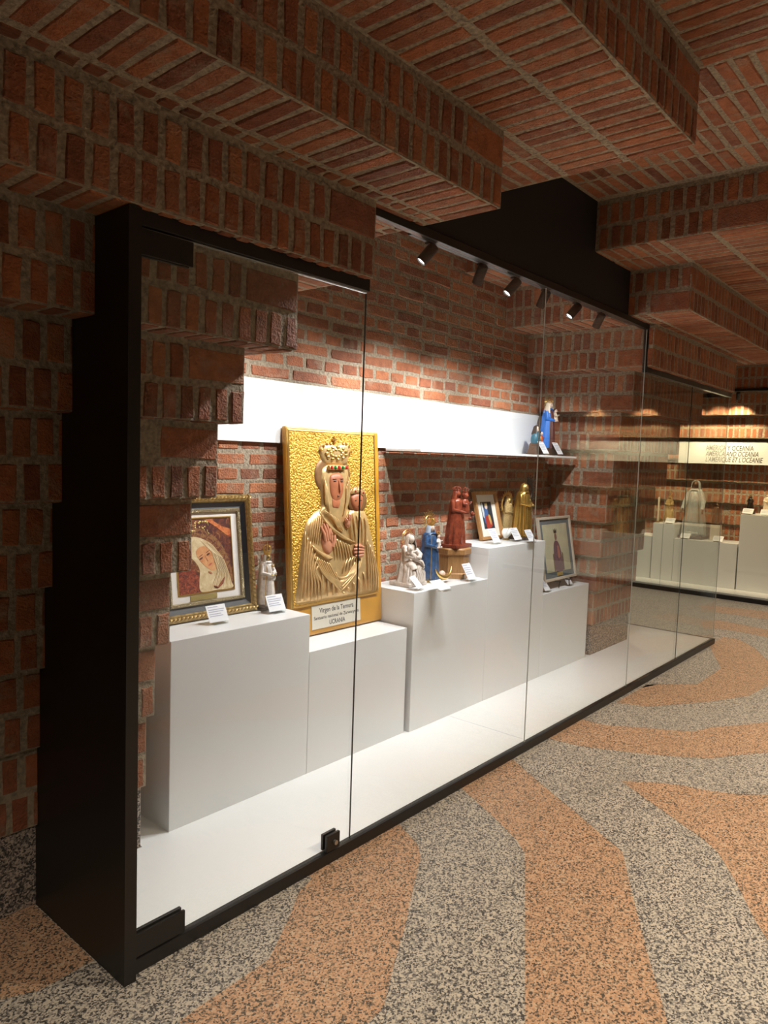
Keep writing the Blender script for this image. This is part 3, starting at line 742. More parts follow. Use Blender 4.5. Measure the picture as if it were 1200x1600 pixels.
def statue(name, label, loc, H, robe, veil, skin='skinpale', rz=0, w=.19, d=.15, group='religious statuettes', base=None, crown='goldmetal', crown_h=.14, folds=11, amp=.06,
           kid=None, kid_side=1, kid_robe=None, rays=None, mantle=None, look=(0, -1), tunic=None, waist=.62, hands='pray', veil_drop=.16, seed=1, kid_h=.30, kid_crown=True, kid_z=.48):
    t = thing(name, label, 'statue', loc, rz, group)
    z0 = 0
    if base:
        bh, bm, bw = base; bw *= H
        MB().bbox(-bw, bw, -bw*.85, bw*.85, 0, bh*H, .004).build('base', bm, t); z0 = bh*H
    Hf = H-z0-(crown_h*H if crown else 0)
    P = lambda *rows: [(z0+z*Hf, a*Hf, b*Hf, x*Hf, y*Hf) for z, a, b, x, y in rows]
    # tunic (inner robe) then mantle around it
    if tunic:
        drape(P((0, w*.82, d*.9, 0, -.02), (.25, w*.68, d*.8, 0, -.03), (.5, w*.52, d*.7, 0, -.03), (.68, w*.5, d*.62, 0, -.02), (.78, w*.5, d*.52, 0, 0), (.82, w*.25, d*.3, 0, 0)), 16, 40, folds+3, amp*1.2, seed+5).build('tunic', tunic, t, True)
        mb = drape(P((0, w, d, 0, .02), (.2, w*.93, d*.95, 0, .02), (.45, w*.78, d*.85, 0, .02), (.68, w*.66, d*.75, 0, .02), (.8, w*.54, d*.62, 0, .015), (.84, w*.3, d*.4, 0, .01)), 18, 48, folds, amp, seed)
        # open the mantle at the front
        keep = []
        for f in mb.f:
            c = [sum(mb.v[i][k] for i in f)/len(f) for k in range(3)]
            a = math.atan2(c[1]-.02*Hf, c[0]); da = abs((a+math.pi/2+math.pi) % (2*math.pi)-math.pi)
            if len(f) <= 4 and not (da < .62 and c[2] < z0+.8*Hf): keep.append(f)
        mb.f = keep
        o = mb.build('mantle', robe, t, True); md = o.modifiers.new('thick', 'SOLIDIFY'); md.thickness = .015*Hf; md.offset = 0
        for s in (-1, 1):
            pts = []
            for k in range(10):
                q = k/9; zz = .02+.74*q; ww = cr([1, .95, .86, .72, .6], q)*w; dd = cr([1, .96, .9, .8, .68], q)*d
                a = -math.pi/2+s*.64; pts.append((ww*Hf*math.cos(a), .02*Hf+dd*Hf*math.sin(a)-.004*Hf, z0+zz*Hf))
            MB().tube(pts, .008*Hf, 6).build('gold_trim', 'goldmetal', t, True)
    else:
        drape(P((0, w, d, 0, 0), (.2, w*.92, d*.95, 0, 0), (.45, w*.74, d*.82, 0, 0), (.66, w*.62, d*.7, 0, 0), (.78, w*.56, d*.58, 0, 0), (.83, w*.28, d*.34, 0, 0)), 18, 48, folds, amp, seed).build('robe', robe, t, True)
    hr = .075*Hf; hc = (0, -.012*Hf, z0+.905*Hf)
    hd = headmesh(hc, hr, look).build('head', skin, t, True); facefeatures(hd, hc, hr, look)
    MB().cyl((0, 0, z0+.80*Hf), (0, -.005*Hf, z0+.87*Hf), .035*Hf, .03*Hf).build('neck', skin, t, True)
    veilmesh((0, 0, hc[2]), hr*1.08, veil_drop*Hf, math.atan2(look[1], look[0]), .85, 1.55).build('veil', veil, t, True)
    sl = robe if not tunic else (tunic if hands == 'open' else robe)
    for s in (-1, 1):
        if hands == 'pray':
            ap, ar = [(s*w*.5*Hf, 0, z0+.77*Hf), (s*w*.66*Hf, -.05*Hf, z0+.64*Hf), (s*.035*Hf, -(d*.72+.03)*Hf, z0+.68*Hf)], [.045*Hf, .045*Hf, .026*Hf]
            hp = ((s*.016*Hf, -(d*.72+.045)*Hf, z0+.70*Hf), .03*Hf, (0, -.15, 1))
        elif hands == 'open':
            ap, ar = [(s*w*.5*Hf, 0, z0+.77*Hf), (s*w*.78*Hf, -.04*Hf, z0+.6*Hf), (s*w*.86*Hf, -.12*Hf, z0+.47*Hf)], [.042*Hf, .045*Hf, .032*Hf]
            hp = ((s*w*.88*Hf, -.14*Hf, z0+.44*Hf), .03*Hf, (s*.2, -.4, -1))
        else:
            ap, ar = [(s*w*.5*Hf, 0, z0+.77*Hf), (s*w*.74*Hf, -.04*Hf, z0+.62*Hf), (kid_side*.05*Hf+s*.05*Hf, -(d*.75+.03)*Hf, z0+.58*Hf)], [.045*Hf, .045*Hf, .028*Hf]
            hp = ((kid_side*.05*Hf+s*.045*Hf, -(d*.75+.05)*Hf, z0+.58*Hf), .028*Hf, (-s, -.2, .1))
        MB().tube(ap, ar, 10).build('sleeve', sl, t, True); handmesh(*hp).build('hand', skin, t, True)
    if kid:
        child(t, (kid_side*w*.52*Hf, -(d*.62)*Hf, z0+kid_z*Hf), kid_h*Hf, kid_robe or kid, skin if kid_robe else kid, crown if kid_crown else None, hair='hair' if kid_robe else kid)
    if crown: crownmesh((0, 0, z0+.955*Hf), hr*.82, crown_h*H+.02*Hf).build('crown', crown, t, True)
    if rays:
        rm, r0, r1, n, zc = rays[:5]
        raysmesh((0, .05*Hf, z0+zc*Hf), r0*Hf, r1*Hf, n, star=len(rays) > 5).build('aureole', rm, t)
    return t, z0, Hf
M['st_white'] = plain('pearl_paint', (.70, .63, .57), .3, coat=.4, noise=.15, nscale=70, bump=.3); M['st_ivory'] = plain('ivory_resin', (.60, .51, .44), .45, noise=.18, nscale=60, bump=.4)
M['st_blue'] = plain('blue_glaze', (.035, .085, .19), .18, coat=.8, noise=.5, nscale=45, bump=.5); M['st_lblue'] = plain('pale_blue_glaze', (.42, .52, .66), .2, coat=.6)
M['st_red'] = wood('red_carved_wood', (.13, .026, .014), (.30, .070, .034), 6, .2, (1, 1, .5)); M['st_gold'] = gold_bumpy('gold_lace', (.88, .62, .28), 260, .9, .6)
M['st_goldp'] = plain('gold_pleats', (.62, .38, .09), .25, .85); M['st_dark'] = plain('dark_bronze', (.035, .028, .022), .35, .6)
M['st_bluepaint'] = plain('bright_blue_paint', (.03, .17, .60), .4); M['st_brown'] = plain('brown_habit', (.115, .035, .028), .5); M['st_cream'] = plain('cream_paint', (.70, .58, .44), .45)
M['st_teal'] = plain('teal_paint', (.03, .12, .17), .4); M['st_redp'] = plain('red_paint', (.50, .06, .03), .4); M['st_orange'] = plain('orange_paint', (.62, .25, .06), .4)
M['st_grey'] = plain('grey_resin', (.50, .52, .50), .45, noise=.08, nscale=30); M['st_green'] = plain('green_cloth', (.05, .10, .055), .7); M['st_bronze'] = plain('brown_bronze', (.16, .08, .04), .4, .4)
M['woodlight'] = wood('oak', (.30, .14, .045), (.46, .24, .09)); M['wooddark'] = wood('dark_wood', (.06, .028, .014), (.11, .055, .028)); M['darkbase'] = plain('dark_base', (.035, .022, .018), .35)
# 1 white robed statuette on dark base
t, z0, Hf = statue('virgin_statuette', 'small pearl white robed statuette with tall gold crown on a dark base', (1.165, .80, .812), .315, 'st_white', 'st_white', 'golddark', w=.20, d=.17, base=(.055, 'darkbase', .20), crown_h=.15, folds=7, amp=.03, kid='st_white', kid_side=.55, tunic='st_white', kid_h=.26, hands='kid', kid_crown=True, veil_drop=.3)
# 2 blue mantled statue
t, z0, Hf = statue('virgin_statue', 'blue mantled statue with gold ray crown, white veil and crescent moon at its feet', (2.372, .735, .822), .385, 'st_blue', 'st_lblue', 'skinpale', w=.215, d=.19, base=(.03, 'golddark', .17), crown_h=.10, folds=9, amp=.045, kid='st_white', kid_robe='st_white', kid_side=.7, tunic='st_blue', kid_h=.25, hands='kid', rays=('goldmetal', .10, .20, 22, 1.03, 1), veil_drop=.2, kid_z=.56)
mo = MB(); pts = []; rad = []
for k in range(15):
    a = math.radians(200+140*k/14); pts.append((.02+.085*math.cos(a), -.085+.02*math.sin(a), .115+.085*math.sin(a))); rad.append(.002+.012*math.sin(math.pi*k/14))
mo.tube(pts, rad, 8).build('crescent_moon', 'goldmetal', t, True)
MB().ell((.03, -.075, .045), (.022, .02, .022), 12, 8).build('cherub_head', 'skinpale', t, True)
# 3 red wooden statue on hexagonal pedestal
ped = thing('hexagonal_pedestal', 'six sided oak pedestal with small plaque under the red wooden statue', 'pedestal', (2.615, .725, .822))
hexr = lambda r: [(r*math.cos(math.radians(60*i+12)), r*math.sin(math.radians(60*i+12))) for i in range(6)]
def hexpr(rs, name, m):
    MB().rings([[(x, y, z) for x, y in hexr(r)] for r, z in rs]).build(name, m, ped)
hexpr([(.104, 0), (.104, .028), (.094, .034)], 'foot', 'woodlight'); hexpr([(.092, .034), (.092, .142)], 'shaft', 'woodlight'); hexpr([(.094, .142), (.104, .150), (.104, .178), (.094, .186)], 'cornice', 'woodlight')
a = math.radians(-48); n = Vector((math.cos(a), math.sin(a), 0)); u = Vector((-n.y, n.x, 0)); c = n*.080+Z*.095; pl = MB()
pl.add([c+u*x+Z*z+n*k for k in (0, .003) for x, z in ((-.026, -.022), (.026, -.022), (.026, .022), (-.026, .022))], [(0, 1, 2, 3), (4, 5, 6, 7), (0, 1, 5, 4), (1, 2, 6, 5), (2, 3, 7, 6), (3, 0, 4, 7)]).build('plaque', plain('plaque_brass', (.45, .42, .28), .3, .6), ped)
t, z0, Hf = statue('carved_statue', 'polished red brown wooden statue of a crowned mother and child on the oak pedestal', (2.615, .725, 1.0085), .385, 'st_red', 'st_red', 'st_red', w=.215, d=.18, base=(.06, 'st_red', .22), crown='st_red', crown_h=.06, folds=10, amp=.06, kid='st_red', kid_side=1.0, kid_h=.40, kid_z=.55, hands='kid', veil_drop=.3)
bl = MB()
for k in range(7): bl.ell((.045+.02*math.cos(k*1.9), -.085-.006*(k % 2), .20+.018*math.sin(k*2.3)), (.010, .008, .010), 8, 6)
bl.build('flowers', 'st_red', t, True)
# 4 ivory seated statue
t = thing('seated_statue', 'ivory seated mother holding a baby, with thin gold halo', 'statue', (2.165, .725, .822), 0, 'religious statuettes')
MB().bbox(-.085, .085, -.07, .075, 0, .022, .005).build('base', 'st_ivory', t)
drape([(.02, .078, .066, 0, -.005), (.06, .070, .062, 0, -.010), (.10, .066, .060, 0, -.010), (.125, .058, .050, 0, -.004), (.14, .045, .04, 0, .01), (.19, .043, .032, .005, .015), (.222, .045, .026, .008, .015), (.236, .02, .016, .008, .012)], 22, 56, 9, .12, 4, .5).build('robe', 'st_ivory', t, True)
kn = MB()
for s in (-1, 1): kn.tube([(s*.026, .02, .118), (s*.034, -.045, .122), (s*.034, -.066, .095)], [.03, .028, .02], 12)
kn.build('lap', 'st_ivory', t, True)
fo = MB()
for k in range(17):
    x = -.078+.00975*k; y = -.070*math.cos(x*11); fo.tube([(x*.72, y*.85-.006, .118-.1*abs(x)), (x*.92+.004*(k % 3-1), y-.010-.006*(k % 2), .072), (x*1.06, y-.006, .022)], [.004, .0075, .008], 7)
fo.build('drape_folds', 'st_ivory', t, True)
hc = (.010, .002, .262); hd = headmesh(hc, .027, (-.35, -1)).build('head', 'st_ivory', t, True); facefeatures(hd, hc, .027, (-.35, -1))
veilmesh((.011, .004, .262), .030, .05, math.atan2(-1, -.35), .9, 1.35).build('veil', 'st_ivory', t, True)
MB().tube([(.011+.047*math.cos(2*math.pi*i/32), .03, .268+.047*math.sin(2*math.pi*i/32)) for i in range(33)], .0022, 6).build('halo', 'goldmetal', t, True)
MB().tube([(.011+.036*math.cos(2*math.pi*i/32), .03, .268+.036*math.sin(2*math.pi*i/32)) for i in range(33)], .0012, 6).build('halo_ring', 'goldmetal', t, True)
ar = MB(); ar.tube([(-.03, .01, .215), (-.055, -.03, .17), (-.035, -.06, .165)], [.016, .015, .010], 10); ar.tube([(.046, .01, .212), (.056, -.035, .172), (.01, -.065, .16), (-.03, -.07, .17)], [.017, .015, .012, .009], 10)
ar.build('arms', 'st_ivory', t, True)
cb = MB(); cb.tube([(-.005, -.055, .152), (-.03, -.05, .172), (-.048, -.042, .196)], [.018, .019, .015], 12); cb.tube([(0, -.06, .15), (.022, -.075, .14), (.03, -.085, .115)], [.010, .009, .007], 8); cb.tube([(-.045, -.045, .19), (-.03, -.06, .2), (-.012, -.06, .205)], [.007, .006, .005], 8)
cb.build('baby_body', 'st_ivory', t, True); headmesh((-.058, -.045, .216), .021, (.6, -1)).build('baby_head', 'st_ivory', t, True)
# 5 gold lace statuette with rays, 6 gold pleated statue, 7 white shell
t, z0, Hf = statue('gold_statuette', 'small gold lace statuette ringed with gold rays, between framed picture and pleated gold statue', (3.40, .82, 1.012), .325, 'st_gold', 'st_gold', 'golddark', w=.24, d=.19, base=(.06, 'goldmetal', .16), crown_h=.12, folds=6, amp=.02, kid='st_gold', kid_side=.3, kid_h=.22, hands='kid', rays=('goldmetal', .25, .36, 44, .82))
t, z0, Hf = statue('gold_statue', 'tall pleated gold mantle statue backed by a dark spiky aureole', (3.385, .69, 1.012), .395, 'st_goldp', 'st_goldp', 'golddark', w=.20, d=.17, base=(.05, 'darkbase', .20), crown=None, folds=16, amp=.06, kid='golddark', kid_side=.3, kid_h=.22, hands='kid', tunic='st_goldp', veil_drop=.34)
raysmesh((.05, .0, z0+.83*Hf), .06, .115, 26, a0=-1.7, a1=1.75, w=.06, star=True).build('aureole', 'st_dark', t)
sh = thing('shell_ornament', 'small white fluted shell ornament in front of the gold lace statuette', 'ornament', (3.245, .735, 1.012))
mb = MB(); rs = []
for k in range(9):
    q = k/8; ring = []
    for i in range(30):
        a = 2*math.pi*i/30; f = 1+.18*math.sin(9*a)*q; rr = (.012+.030*math.sin(q*2.2))*f
        ring.append((rr*math.cos(a)+.025*q*q, rr*.7*math.sin(a), .006+.07*q))
    rs.append(ring)
mb.rings(rs).build('shell', plain('shell_white', (.78, .76, .72), .35), sh, True)
MB().lathe([(.026, 0), (.026, .004), (.012, .010)], 16).build('foot', 'golddark', sh, True)
# on the shelf
t, z0, Hf = statue('virgin_statue', 'tall statue in bright blue cloak and brown habit with a child, on the white shelf', (3.80, .75, 1.602), .42, 'st_bluepaint', 'st_cream', 'skinpale', w=.185, d=.15, base=(.13, 'wooddark', .15), crown_h=.04, folds=8, amp=.04, kid='st_cream', kid_robe='st_cream', kid_side=1.0, tunic='st_brown', kid_h=.28, hands='kid', rays=('golddark', .10, .17, 14, .96, 1), kid_z=.56, kid_crown=False)
tw = thing('bust_statuette', 'small teal cloaked mother and child bust on a brown wedge, on the white shelf', 'statue', (3.60, .735, 1.602), 0, 'religious statuettes')
MB().rings([[(x*s, y*s2, z) for x, y in ((-1, -1), (1, -1), (1, 1), (-1, 1))] for s, s2, z in ((.062, .045, 0), (.060, .044, .012), (.052, .040, .014), (.034, .030, .085))]).build('wedge_base', 'wooddark', tw)
drape([(.083, .040, .034, 0, 0), (.115, .046, .036, 0, 0), (.15, .036, .028, 0, 0), (.165, .016, .014, 0, 0)], 12, 30, 6, .04, 2).build('cloak', 'st_teal', tw, True)
hc = (.0, -.004, .185); hd = headmesh(hc, .020).build('head', 'skinpale', tw, True); facefeatures(hd, hc, .020)
veilmesh((0, .002, .187), .0235, .04, -math.pi/2, .85, 1.5).build('hair', 'hair', tw, True)
child(tw, (.028, -.022, .085), .085, 'st_redp', 'skinpale'); MB().ell((.008, -.032, .118), (.016, .010, .018), 10, 8).build('collar', 'st_orange', tw, True)
# ------------------------------------------------------------------ cards
def card(pos, label, w=.095, h=.066, tilt=48, lift=.010, rz=0):
    t = thing('caption_card', label, 'card', pos, rz, 'white caption cards on acrylic stands')
    k = math.radians(tilt); dy, dz = math.cos(k), math.sin(k)
    def q(x, s, n): return (x, s*dy+n*dz, lift+s*dz-n*dy)
    def sheet(x0, x1, s0, s1, n0, n1): return MB().add([q(x, s, n) for n in (n0, n1) for x, s in ((x0, s0), (x1, s0), (x1, s1), (x0, s1))], [(3, 2, 1, 0), (4, 5, 6, 7), (0, 1, 5, 4), (1, 2, 6, 5), (2, 3, 7, 6), (3, 0, 4, 7)])
    st = sheet(-w*.36, w*.36, -.006, h*.9, .0005, .0025); st.box(-w*.36, w*.36, -.012, .030, 0, .002); st.box(-w*.36, w*.36, -.014, -.011, 0, lift+.002)
    st.build('acrylic_stand', 'acrylic', t)
    cd = sheet(-w/2, w/2, 0, h, -.0008, 0).build('card', 'card', t)
    ln = MB()
    for i, (a, b, s) in enumerate(((-.42, .10, .86), (-.42, .40, .70), (-.42, .34, .58), (-.42, .20, .44), (-.42, .28, .32))):
        z = sheet(w*a, w*b, h*s, h*(s+.055), -.0012, -.0008); ln.add(z.v, z.f)
    ln.build('print', 'inkpale', cd)
    return t
def cardpx(cx, cy, z, label, **k):
    p = on(2, z, cx, cy); return card((p.x, p.y, z+.0015), label, **k)
cardpx(343, 975, .81, 'caption card before the ornate framed portrait', w=.10, h=.075, tilt=62)
cardpx(434, 958, .81, 'caption card at the feet of the white robed statuette', w=.10, h=.078, tilt=64)
cardpx(657, 922, .822, 'caption card beside the ivory seated statue', w=.080, h=.082, tilt=48, rz=.3)
cardpx(696, 924, .822, 'caption card overhanging the plinth edge before the blue mantled statue', w=.10, h=.085, tilt=28)
cardpx(738, 908, .822, 'caption card before the oak pedestal', w=.085, h=.105, tilt=58)
cardpx(777, 850, 1.012, 'caption card before the wood framed picture', w=.085, h=.10, tilt=58)
cardpx(810, 846, 1.012, 'caption card between shell ornament and pleated gold statue', w=.095, h=.09, tilt=58)
cardpx(832, 848, 1.012, 'caption card before the pleated gold statue', w=.085, h=.085, tilt=58)
cardpx(856, 925, .632, 'caption card beside the tallest plinth, before the framed photograph', w=.08, h=.09, tilt=52)
cardpx(891, 915, .632, 'caption card before the framed photograph of the purple robed statue', w=.08, h=.085, tilt=52)
card((3.575, .636, 1.6035), 'caption card before the teal bust on the shelf', w=.085, h=.10, tilt=58)
card((3.80, .640, 1.6035), 'caption card before the blue and brown statue on the shelf', w=.085, h=.10, tilt=58)
# ------------------------------------------------------------------ pictures
def leaning(name, label, cat, x, y, z, h, ytop, group=None):
    return thing(name, label, cat, (x, y, z), 0, group, rx=-math.asin((ytop-y)/h))
def poly(pts, y0, y1): return MB().prism(pts, 1, y0, y1)
def frame_ring(mb, x0, x1, z0, z1, prof):
    # mitred frame from profile rows (inset, y)
    rs = [[(x0+i, y, z0+i), (x1-i, y, z0+i), (x1-i, y, z1-i), (x0+i, y, z1-i)] for i, y in prof]
    return mb.rings(rs, cap=False)
def oval(cx, cz, rx, rz, n=24, a=0):
    return [(cx+rx*math.cos(t)*math.cos(a)-rz*math.sin(t)*math.sin(a), cz+rx*math.cos(t)*math.sin(a)+rz*math.sin(t)*math.cos(a)) for t in [2*math.pi*i/n for i in range(n)]]
def spl(pts, n=6, closed=True):
    out = []; N = len(pts)
    for i in range(N if closed else N-1):
        p0, p1, p2, p3 = [np.array(pts[(i+k) % N] if closed else pts[min(max(i+k, 0), N-1)], float) for k in (-1, 0, 1, 2)]
        for k in range(n):
            f = k/n; out.append(tuple(.5*((2*p1)+(-p0+p2)*f+(2*p0-5*p1+4*p2-p3)*f*f+(-p0+3*p1-3*p2+p3)*f**3)))
    if not closed: out.append(tuple(pts[-1]))
    return out
def blobs(name, cols, scale):
    m, nt, b = mat(name); tc = nd(nt, 'ShaderNodeTexCoord'); n = nd(nt, 'ShaderNodeTexNoise', i_Scale=scale, i_Detail=6.0, i_Roughness=.7, i_Distortion=1.0)
    L(nt, tc.outputs['Object'], n.inputs['Vector']); r = ramp(nt, cols); L(nt, n.outputs['Fac'], r.inputs['Fac']); L(nt, r.outputs['Color'], b.inputs['Base Color']); b.inputs['Roughness'].default_value = .5
    return m
# ornate portrait
t = leaning('framed_portrait', 'ornate gold and black framed portrait of a veiled woman, partly behind the brick pier', 'picture', .84, .815, .8115, .545, .885)
fr = MB(); frame_ring(fr, -.262, .262, 0, .545, [(0, 0), (0, -.028), (.006, -.034), (.028, -.034), (.034, -.026), (.034, 0)]); fr.build('outer_moulding', 'golddark', t)
lf = MB()
per = [(-.262, 0), (.262, 0), (.262, .545), (-.262, .545)]
for k in range(4):
    a, b = Vector(per[k]), Vector(per[(k+1) % 4]); ln = (b-a).length; n = int(ln/.020); d = (b-a)/ln; nn = Vector((-d.y, d.x))
    for i in range(n):
        c = a+d*(i+.5)*ln/n+nn*.015
        ang = math.atan2(d.y, d.x)+.55
        for sgn in (1,):
            u = Vector((math.cos(ang), math.sin(ang))); w = Vector((-u.y, u.x)); rs = []
            for q, wd, hh in ((-1, .15, 0), (-.5, .8, .006), (0, 1, .009), (.5, .75, .007), (1, .1, .002)):
                p = c+u*q*.014; rs.append([(p.x+w.x*.0065*wd*s, -.034-h2*hh, p.y+w.y*.0065*wd*s) for s, h2 in ((-1, 0), (-.5, .8), (0, 1), (.5, .8), (1, 0))])
            vs = [p for r in rs for p in r]; fs = [(r*5+c2, r*5+c2+1, r*5+6+c2, r*5+5+c2) for r in range(4) for c2 in range(4)]; lf.add(vs, fs)
o = lf.build('carved_leaves', plain('carved_gold', (.55, .38, .15), .3, .8), t, True); o['kind'] = 'stuff'
fr = MB(); frame_ring(fr, -.228, .228, .034, .511, [(0, -.026), (.022, -.016), (.030, -.018), (.030, 0)]); fr.build('black_cove', plain('black_lacquer', (.015, .017, .022), .3), t)
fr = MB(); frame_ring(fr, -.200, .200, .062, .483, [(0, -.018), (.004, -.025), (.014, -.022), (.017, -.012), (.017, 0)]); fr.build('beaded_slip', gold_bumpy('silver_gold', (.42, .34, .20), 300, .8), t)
MB().box(-.185, .185, -.011, -.004, .077, .468).build('mat_board', plain('mat_white', (.78, .73, .68), .8), t)
fr = MB(); frame_ring(fr, -.152, .152, .108, .448, [(0, -.011), (.002, -.015), (.007, -.015), (.008, -.011)]); fr.build('gold_fillet', 'goldmetal', t)
ph = MB().box(-.145, .145, -.0125, -.011, .115, .441).build('print', blobs('dark_brocade', [(.3, (.02, .012, .015)), (.48, (.10, .022, .015)), (.58, (.22, .06, .02)), (.68, (.45, .28, .10)), (.78, (.04, .03, .05))], 28), t)
pv = M['pveil'] = blobs('cream_veil', [(.3, (.48, .33, .16)), (.5, (.66, .50, .28)), (.7, (.80, .68, .45))], 22)
rp = random.Random(4); hood = blobs('gold_brocade', [(.34, (.03, .012, .012)), (.46, (.16, .04, .02)), (.56, (.34, .17, .06)), (.66, (.10, .03, .02)), (.8, (.50, .36, .16))], 60)
poly(spl([(-.14, .375), (-.08, .40), (-.01, .395), (.06, .355), (.11, .29), (.135, .22), (.143, .15), (.12, .15), (.06, .20), (-.10, .25), (-.14, .30)]), -.0130, -.0125).build('painted_hood', hood, ph)
poly(spl([(-.143, .118), (-.143, .21), (-.10, .225), (-.06, .215), (-.04, .18), (-.035, .118)]), -.0130, -.0125).build('painted_flowers', blobs('red_flowers', [(.35, (.02, .008, .008)), (.5, (.22, .03, .015)), (.62, (.45, .12, .05)), (.75, (.08, .02, .01))], 75), ph)
poly(spl([(-.13, .345), (-.08, .362), (-.03, .358), (.03, .33), (.068, .29), (.098, .25), (.118, .20), (.132, .15), (.138, .119), (.05, .117), (-.032, .118), (-.040, .165), (-.034, .21), (-.05, .245), (-.08, .275), (-.12, .30)]), -.0137, -.0130).build('painted_veil', pv, ph)
for k in range(11):
    q = k/10; f = MB(); x = .055+.07*q
    f.tube([(-.02+.05*q+rp.uniform(-.004, .004), -.0135, .345-.02*q), (.035+.055*q, -.0143, .29-.03*q), (.06+.06*q, -.0143, .20-.02*q), (.02+.11*q, -.0135, .122)], [.001, .0022, .0022, .001], 5)
    f.build('veil_pleat', plain('veil_pleat_%d' % k, (.62+.2*(k % 2), .47+.2*(k % 2), .26+.18*(k % 2)), .6), ph, True)
pillow2 = [(-.048, .298), (-.022, .318), (.014, .312), (.040, .276), (.058, .238), (.054, .214), (.032, .206), (.006, .221), (-.022, .246), (-.042, .272)]
poly(spl(pillow2), -.0146, -.0137).build('painted_face', blobs('portrait_skin', [(.3, (.50, .19, .07)), (.5, (.66, .31, .13)), (.7, (.74, .42, .20))], 16), ph)
f = MB()
for c in ((-.024, .268), (.014, .284)): f.prism(oval(c[0], c[1]-.003, .0105, .0042, 14, .45), 1, -.0150, -.0146); f.prism(oval(c[0]-.002, c[1]+.009, .014, .0016, 14, .5), 1, -.0150, -.0146)
f.build('painted_eyes', plain('portrait_brown', (.10, .03, .02), .6), ph)
f = MB(); f.prism(spl([(-.004, .279), (.001, .262), (.008, .25), (.013, .25), (.010, .256), (.003, .268)]), 1, -.0150, -.0146); f.prism(oval(.020, .198, .012, .004, 14, -.5), 1, -.0150, -.0137); f.build('painted_nose', plain('portrait_shade', (.40, .14, .06), .6), ph)
poly(oval(.022, .235, .0105, .0042, 14, .5), -.0150, -.0146).build('painted_lips', plain('portrait_lip', (.48, .10, .06), .5), ph)
poly(spl([(.02, .432), (.06, .405), (.14, .352), (.143, .37), (.143, .388), (.10, .402), (.06, .425), (.04, .438)]), -.0135, -.0125).build('painted_ribbon', blobs('portrait_orange', [(.4, (.30, .05, .02)), (.55, (.62, .17, .05)), (.7, (.75, .30, .10))], 50), ph)
f = MB()
for k in range(46): f.ell((rp.uniform(-.13, .03), -.0132, rp.uniform(.372, .434)), (rp.uniform(.003, .008), .0012, rp.uniform(.002, .006)), 7, 4)
f.build('painted_crown', 'golddark', ph, True)
f = MB(); f.tube([(.058, -.0135, .128), (.078, -.0150, .146), (.098, -.0135, .172)], [.004, .0065, .002], 8); f.tube([(.058, -.0135, .128), (.040, -.0145, .135), (.034, -.0135, .138)], [.005, .004, .002], 8); f.build('painted_brooch', plain('portrait_brooch', (.25, .06, .02), .6), ph, True)
MB().box(-.09, .05, -.014, -.011, .082, .104).build('name_plate', plain('plate_gold', (.48, .37, .13), .4, .5), t)
# tall golden icon
t = leaning('golden_icon', 'tall golden icon of a crowned mother and child in raised relief, with a name plate', 'icon', 1.6445, .765, .632, 1.056, .842)
t.location.z = .632+.004
bpy.context.view_layer.update()
M['ochre'] = plain('ochre_paint', (.50, .235, .022), .3, noise=.08, nscale=12, coat=.3)
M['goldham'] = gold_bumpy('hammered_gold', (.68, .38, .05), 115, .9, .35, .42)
M['goldsoft'] = plain('pale_gold', (.70, .47, .21), .33, .5, noise=.15, nscale=26); M['golddeep'] = plain('brown_gold', (.26, .13, .05), .4, .3); M['iconskin'] = plain('icon_skin', (.40, .13, .055), .45, noise=.15, nscale=30); M['iconskin2'] = plain('icon_skin_light', (.52, .22, .12), .45)  # golddeep: the brown gold colour of the two halo discs
bd = MB(); bd.bbox(-.345, .345, 0, .030, 0, 1.056, .010); bd = bd.build('board', 'ochre', t)
MW = Matrix.Translation(t.location) @ t.rotation_euler.to_matrix().to_4x4(); MI = MW.inverted(); NP = MW.to_3x3() @ Vector((0, -1, 0))
def ip(x, y):
    q = MI @ onplane(MW @ Vector((0, -.004, 0)), NP, x, y); return (q.x, q.z)
pa = [ip(*q) for q in ((453, 674), (583, 681), (589, 925), (457, 948))]
x0, x1, z0, z1 = min(pa[0][0], pa[3][0])+.006, max(p[0] for p in pa)-.004, (pa[2][1]+pa[3][1])/2, (pa[0][1]+pa[1][1])/2
pn = MB().box(x0, x1, -.006, .002, z0, z1).build('gold_ground', 'goldham', t)
fr = MB(); frame_ring(fr, x0-.012, x1+.012, z0-.012, z1+.012, [(0, 0), (.002, -.008), (.008, -.009), (.012, -.003)]); fr.build('gold_rim', 'goldmetal', t)
def pillow(pts, y, h, rings=6, n=4, power=.5):
    p = spl(pts, n); cx = sum(q[0] for q in p)/len(p); cz = sum(q[1] for q in p)/len(p); rs = []
    rs.append([(a, y+.003, b) for a, b in p])
    for k in range(rings):
        s = k/(rings-1)*.97; rs.append([(a+(cx-a)*s, y-h*(1-(1-s)**2)**power, b+(cz-b)*s) for a, b in p])
    return MB().rings(rs)
I = lambda *q: [ip(*p) for p in q]
def circ(cx, cy, rx, ry, n=16): return [ip(cx+rx*math.cos(2*math.pi*i/n), cy+ry*math.sin(2*math.pi*i/n)) for i in range(n)]
def relief(name, m, pts, h, y=-.006, par=None, **k): return pillow(pts, y, h, **k).build(name, m, par or t, 'full')
relief('halo', 'golddeep', circ(518.5, 742, 28, 33, 20), .003)
relief('robe', 'goldsoft', I((497, 796), (486, 806), (477, 820), (471, 850), (467, 885), (464, 915), (462, 942), (480, 943), (520, 936), (560, 930), (588, 922), (588, 890), (584, 858), (578, 830), (570, 812), (556, 800), (540, 795), (518, 792)), .014)
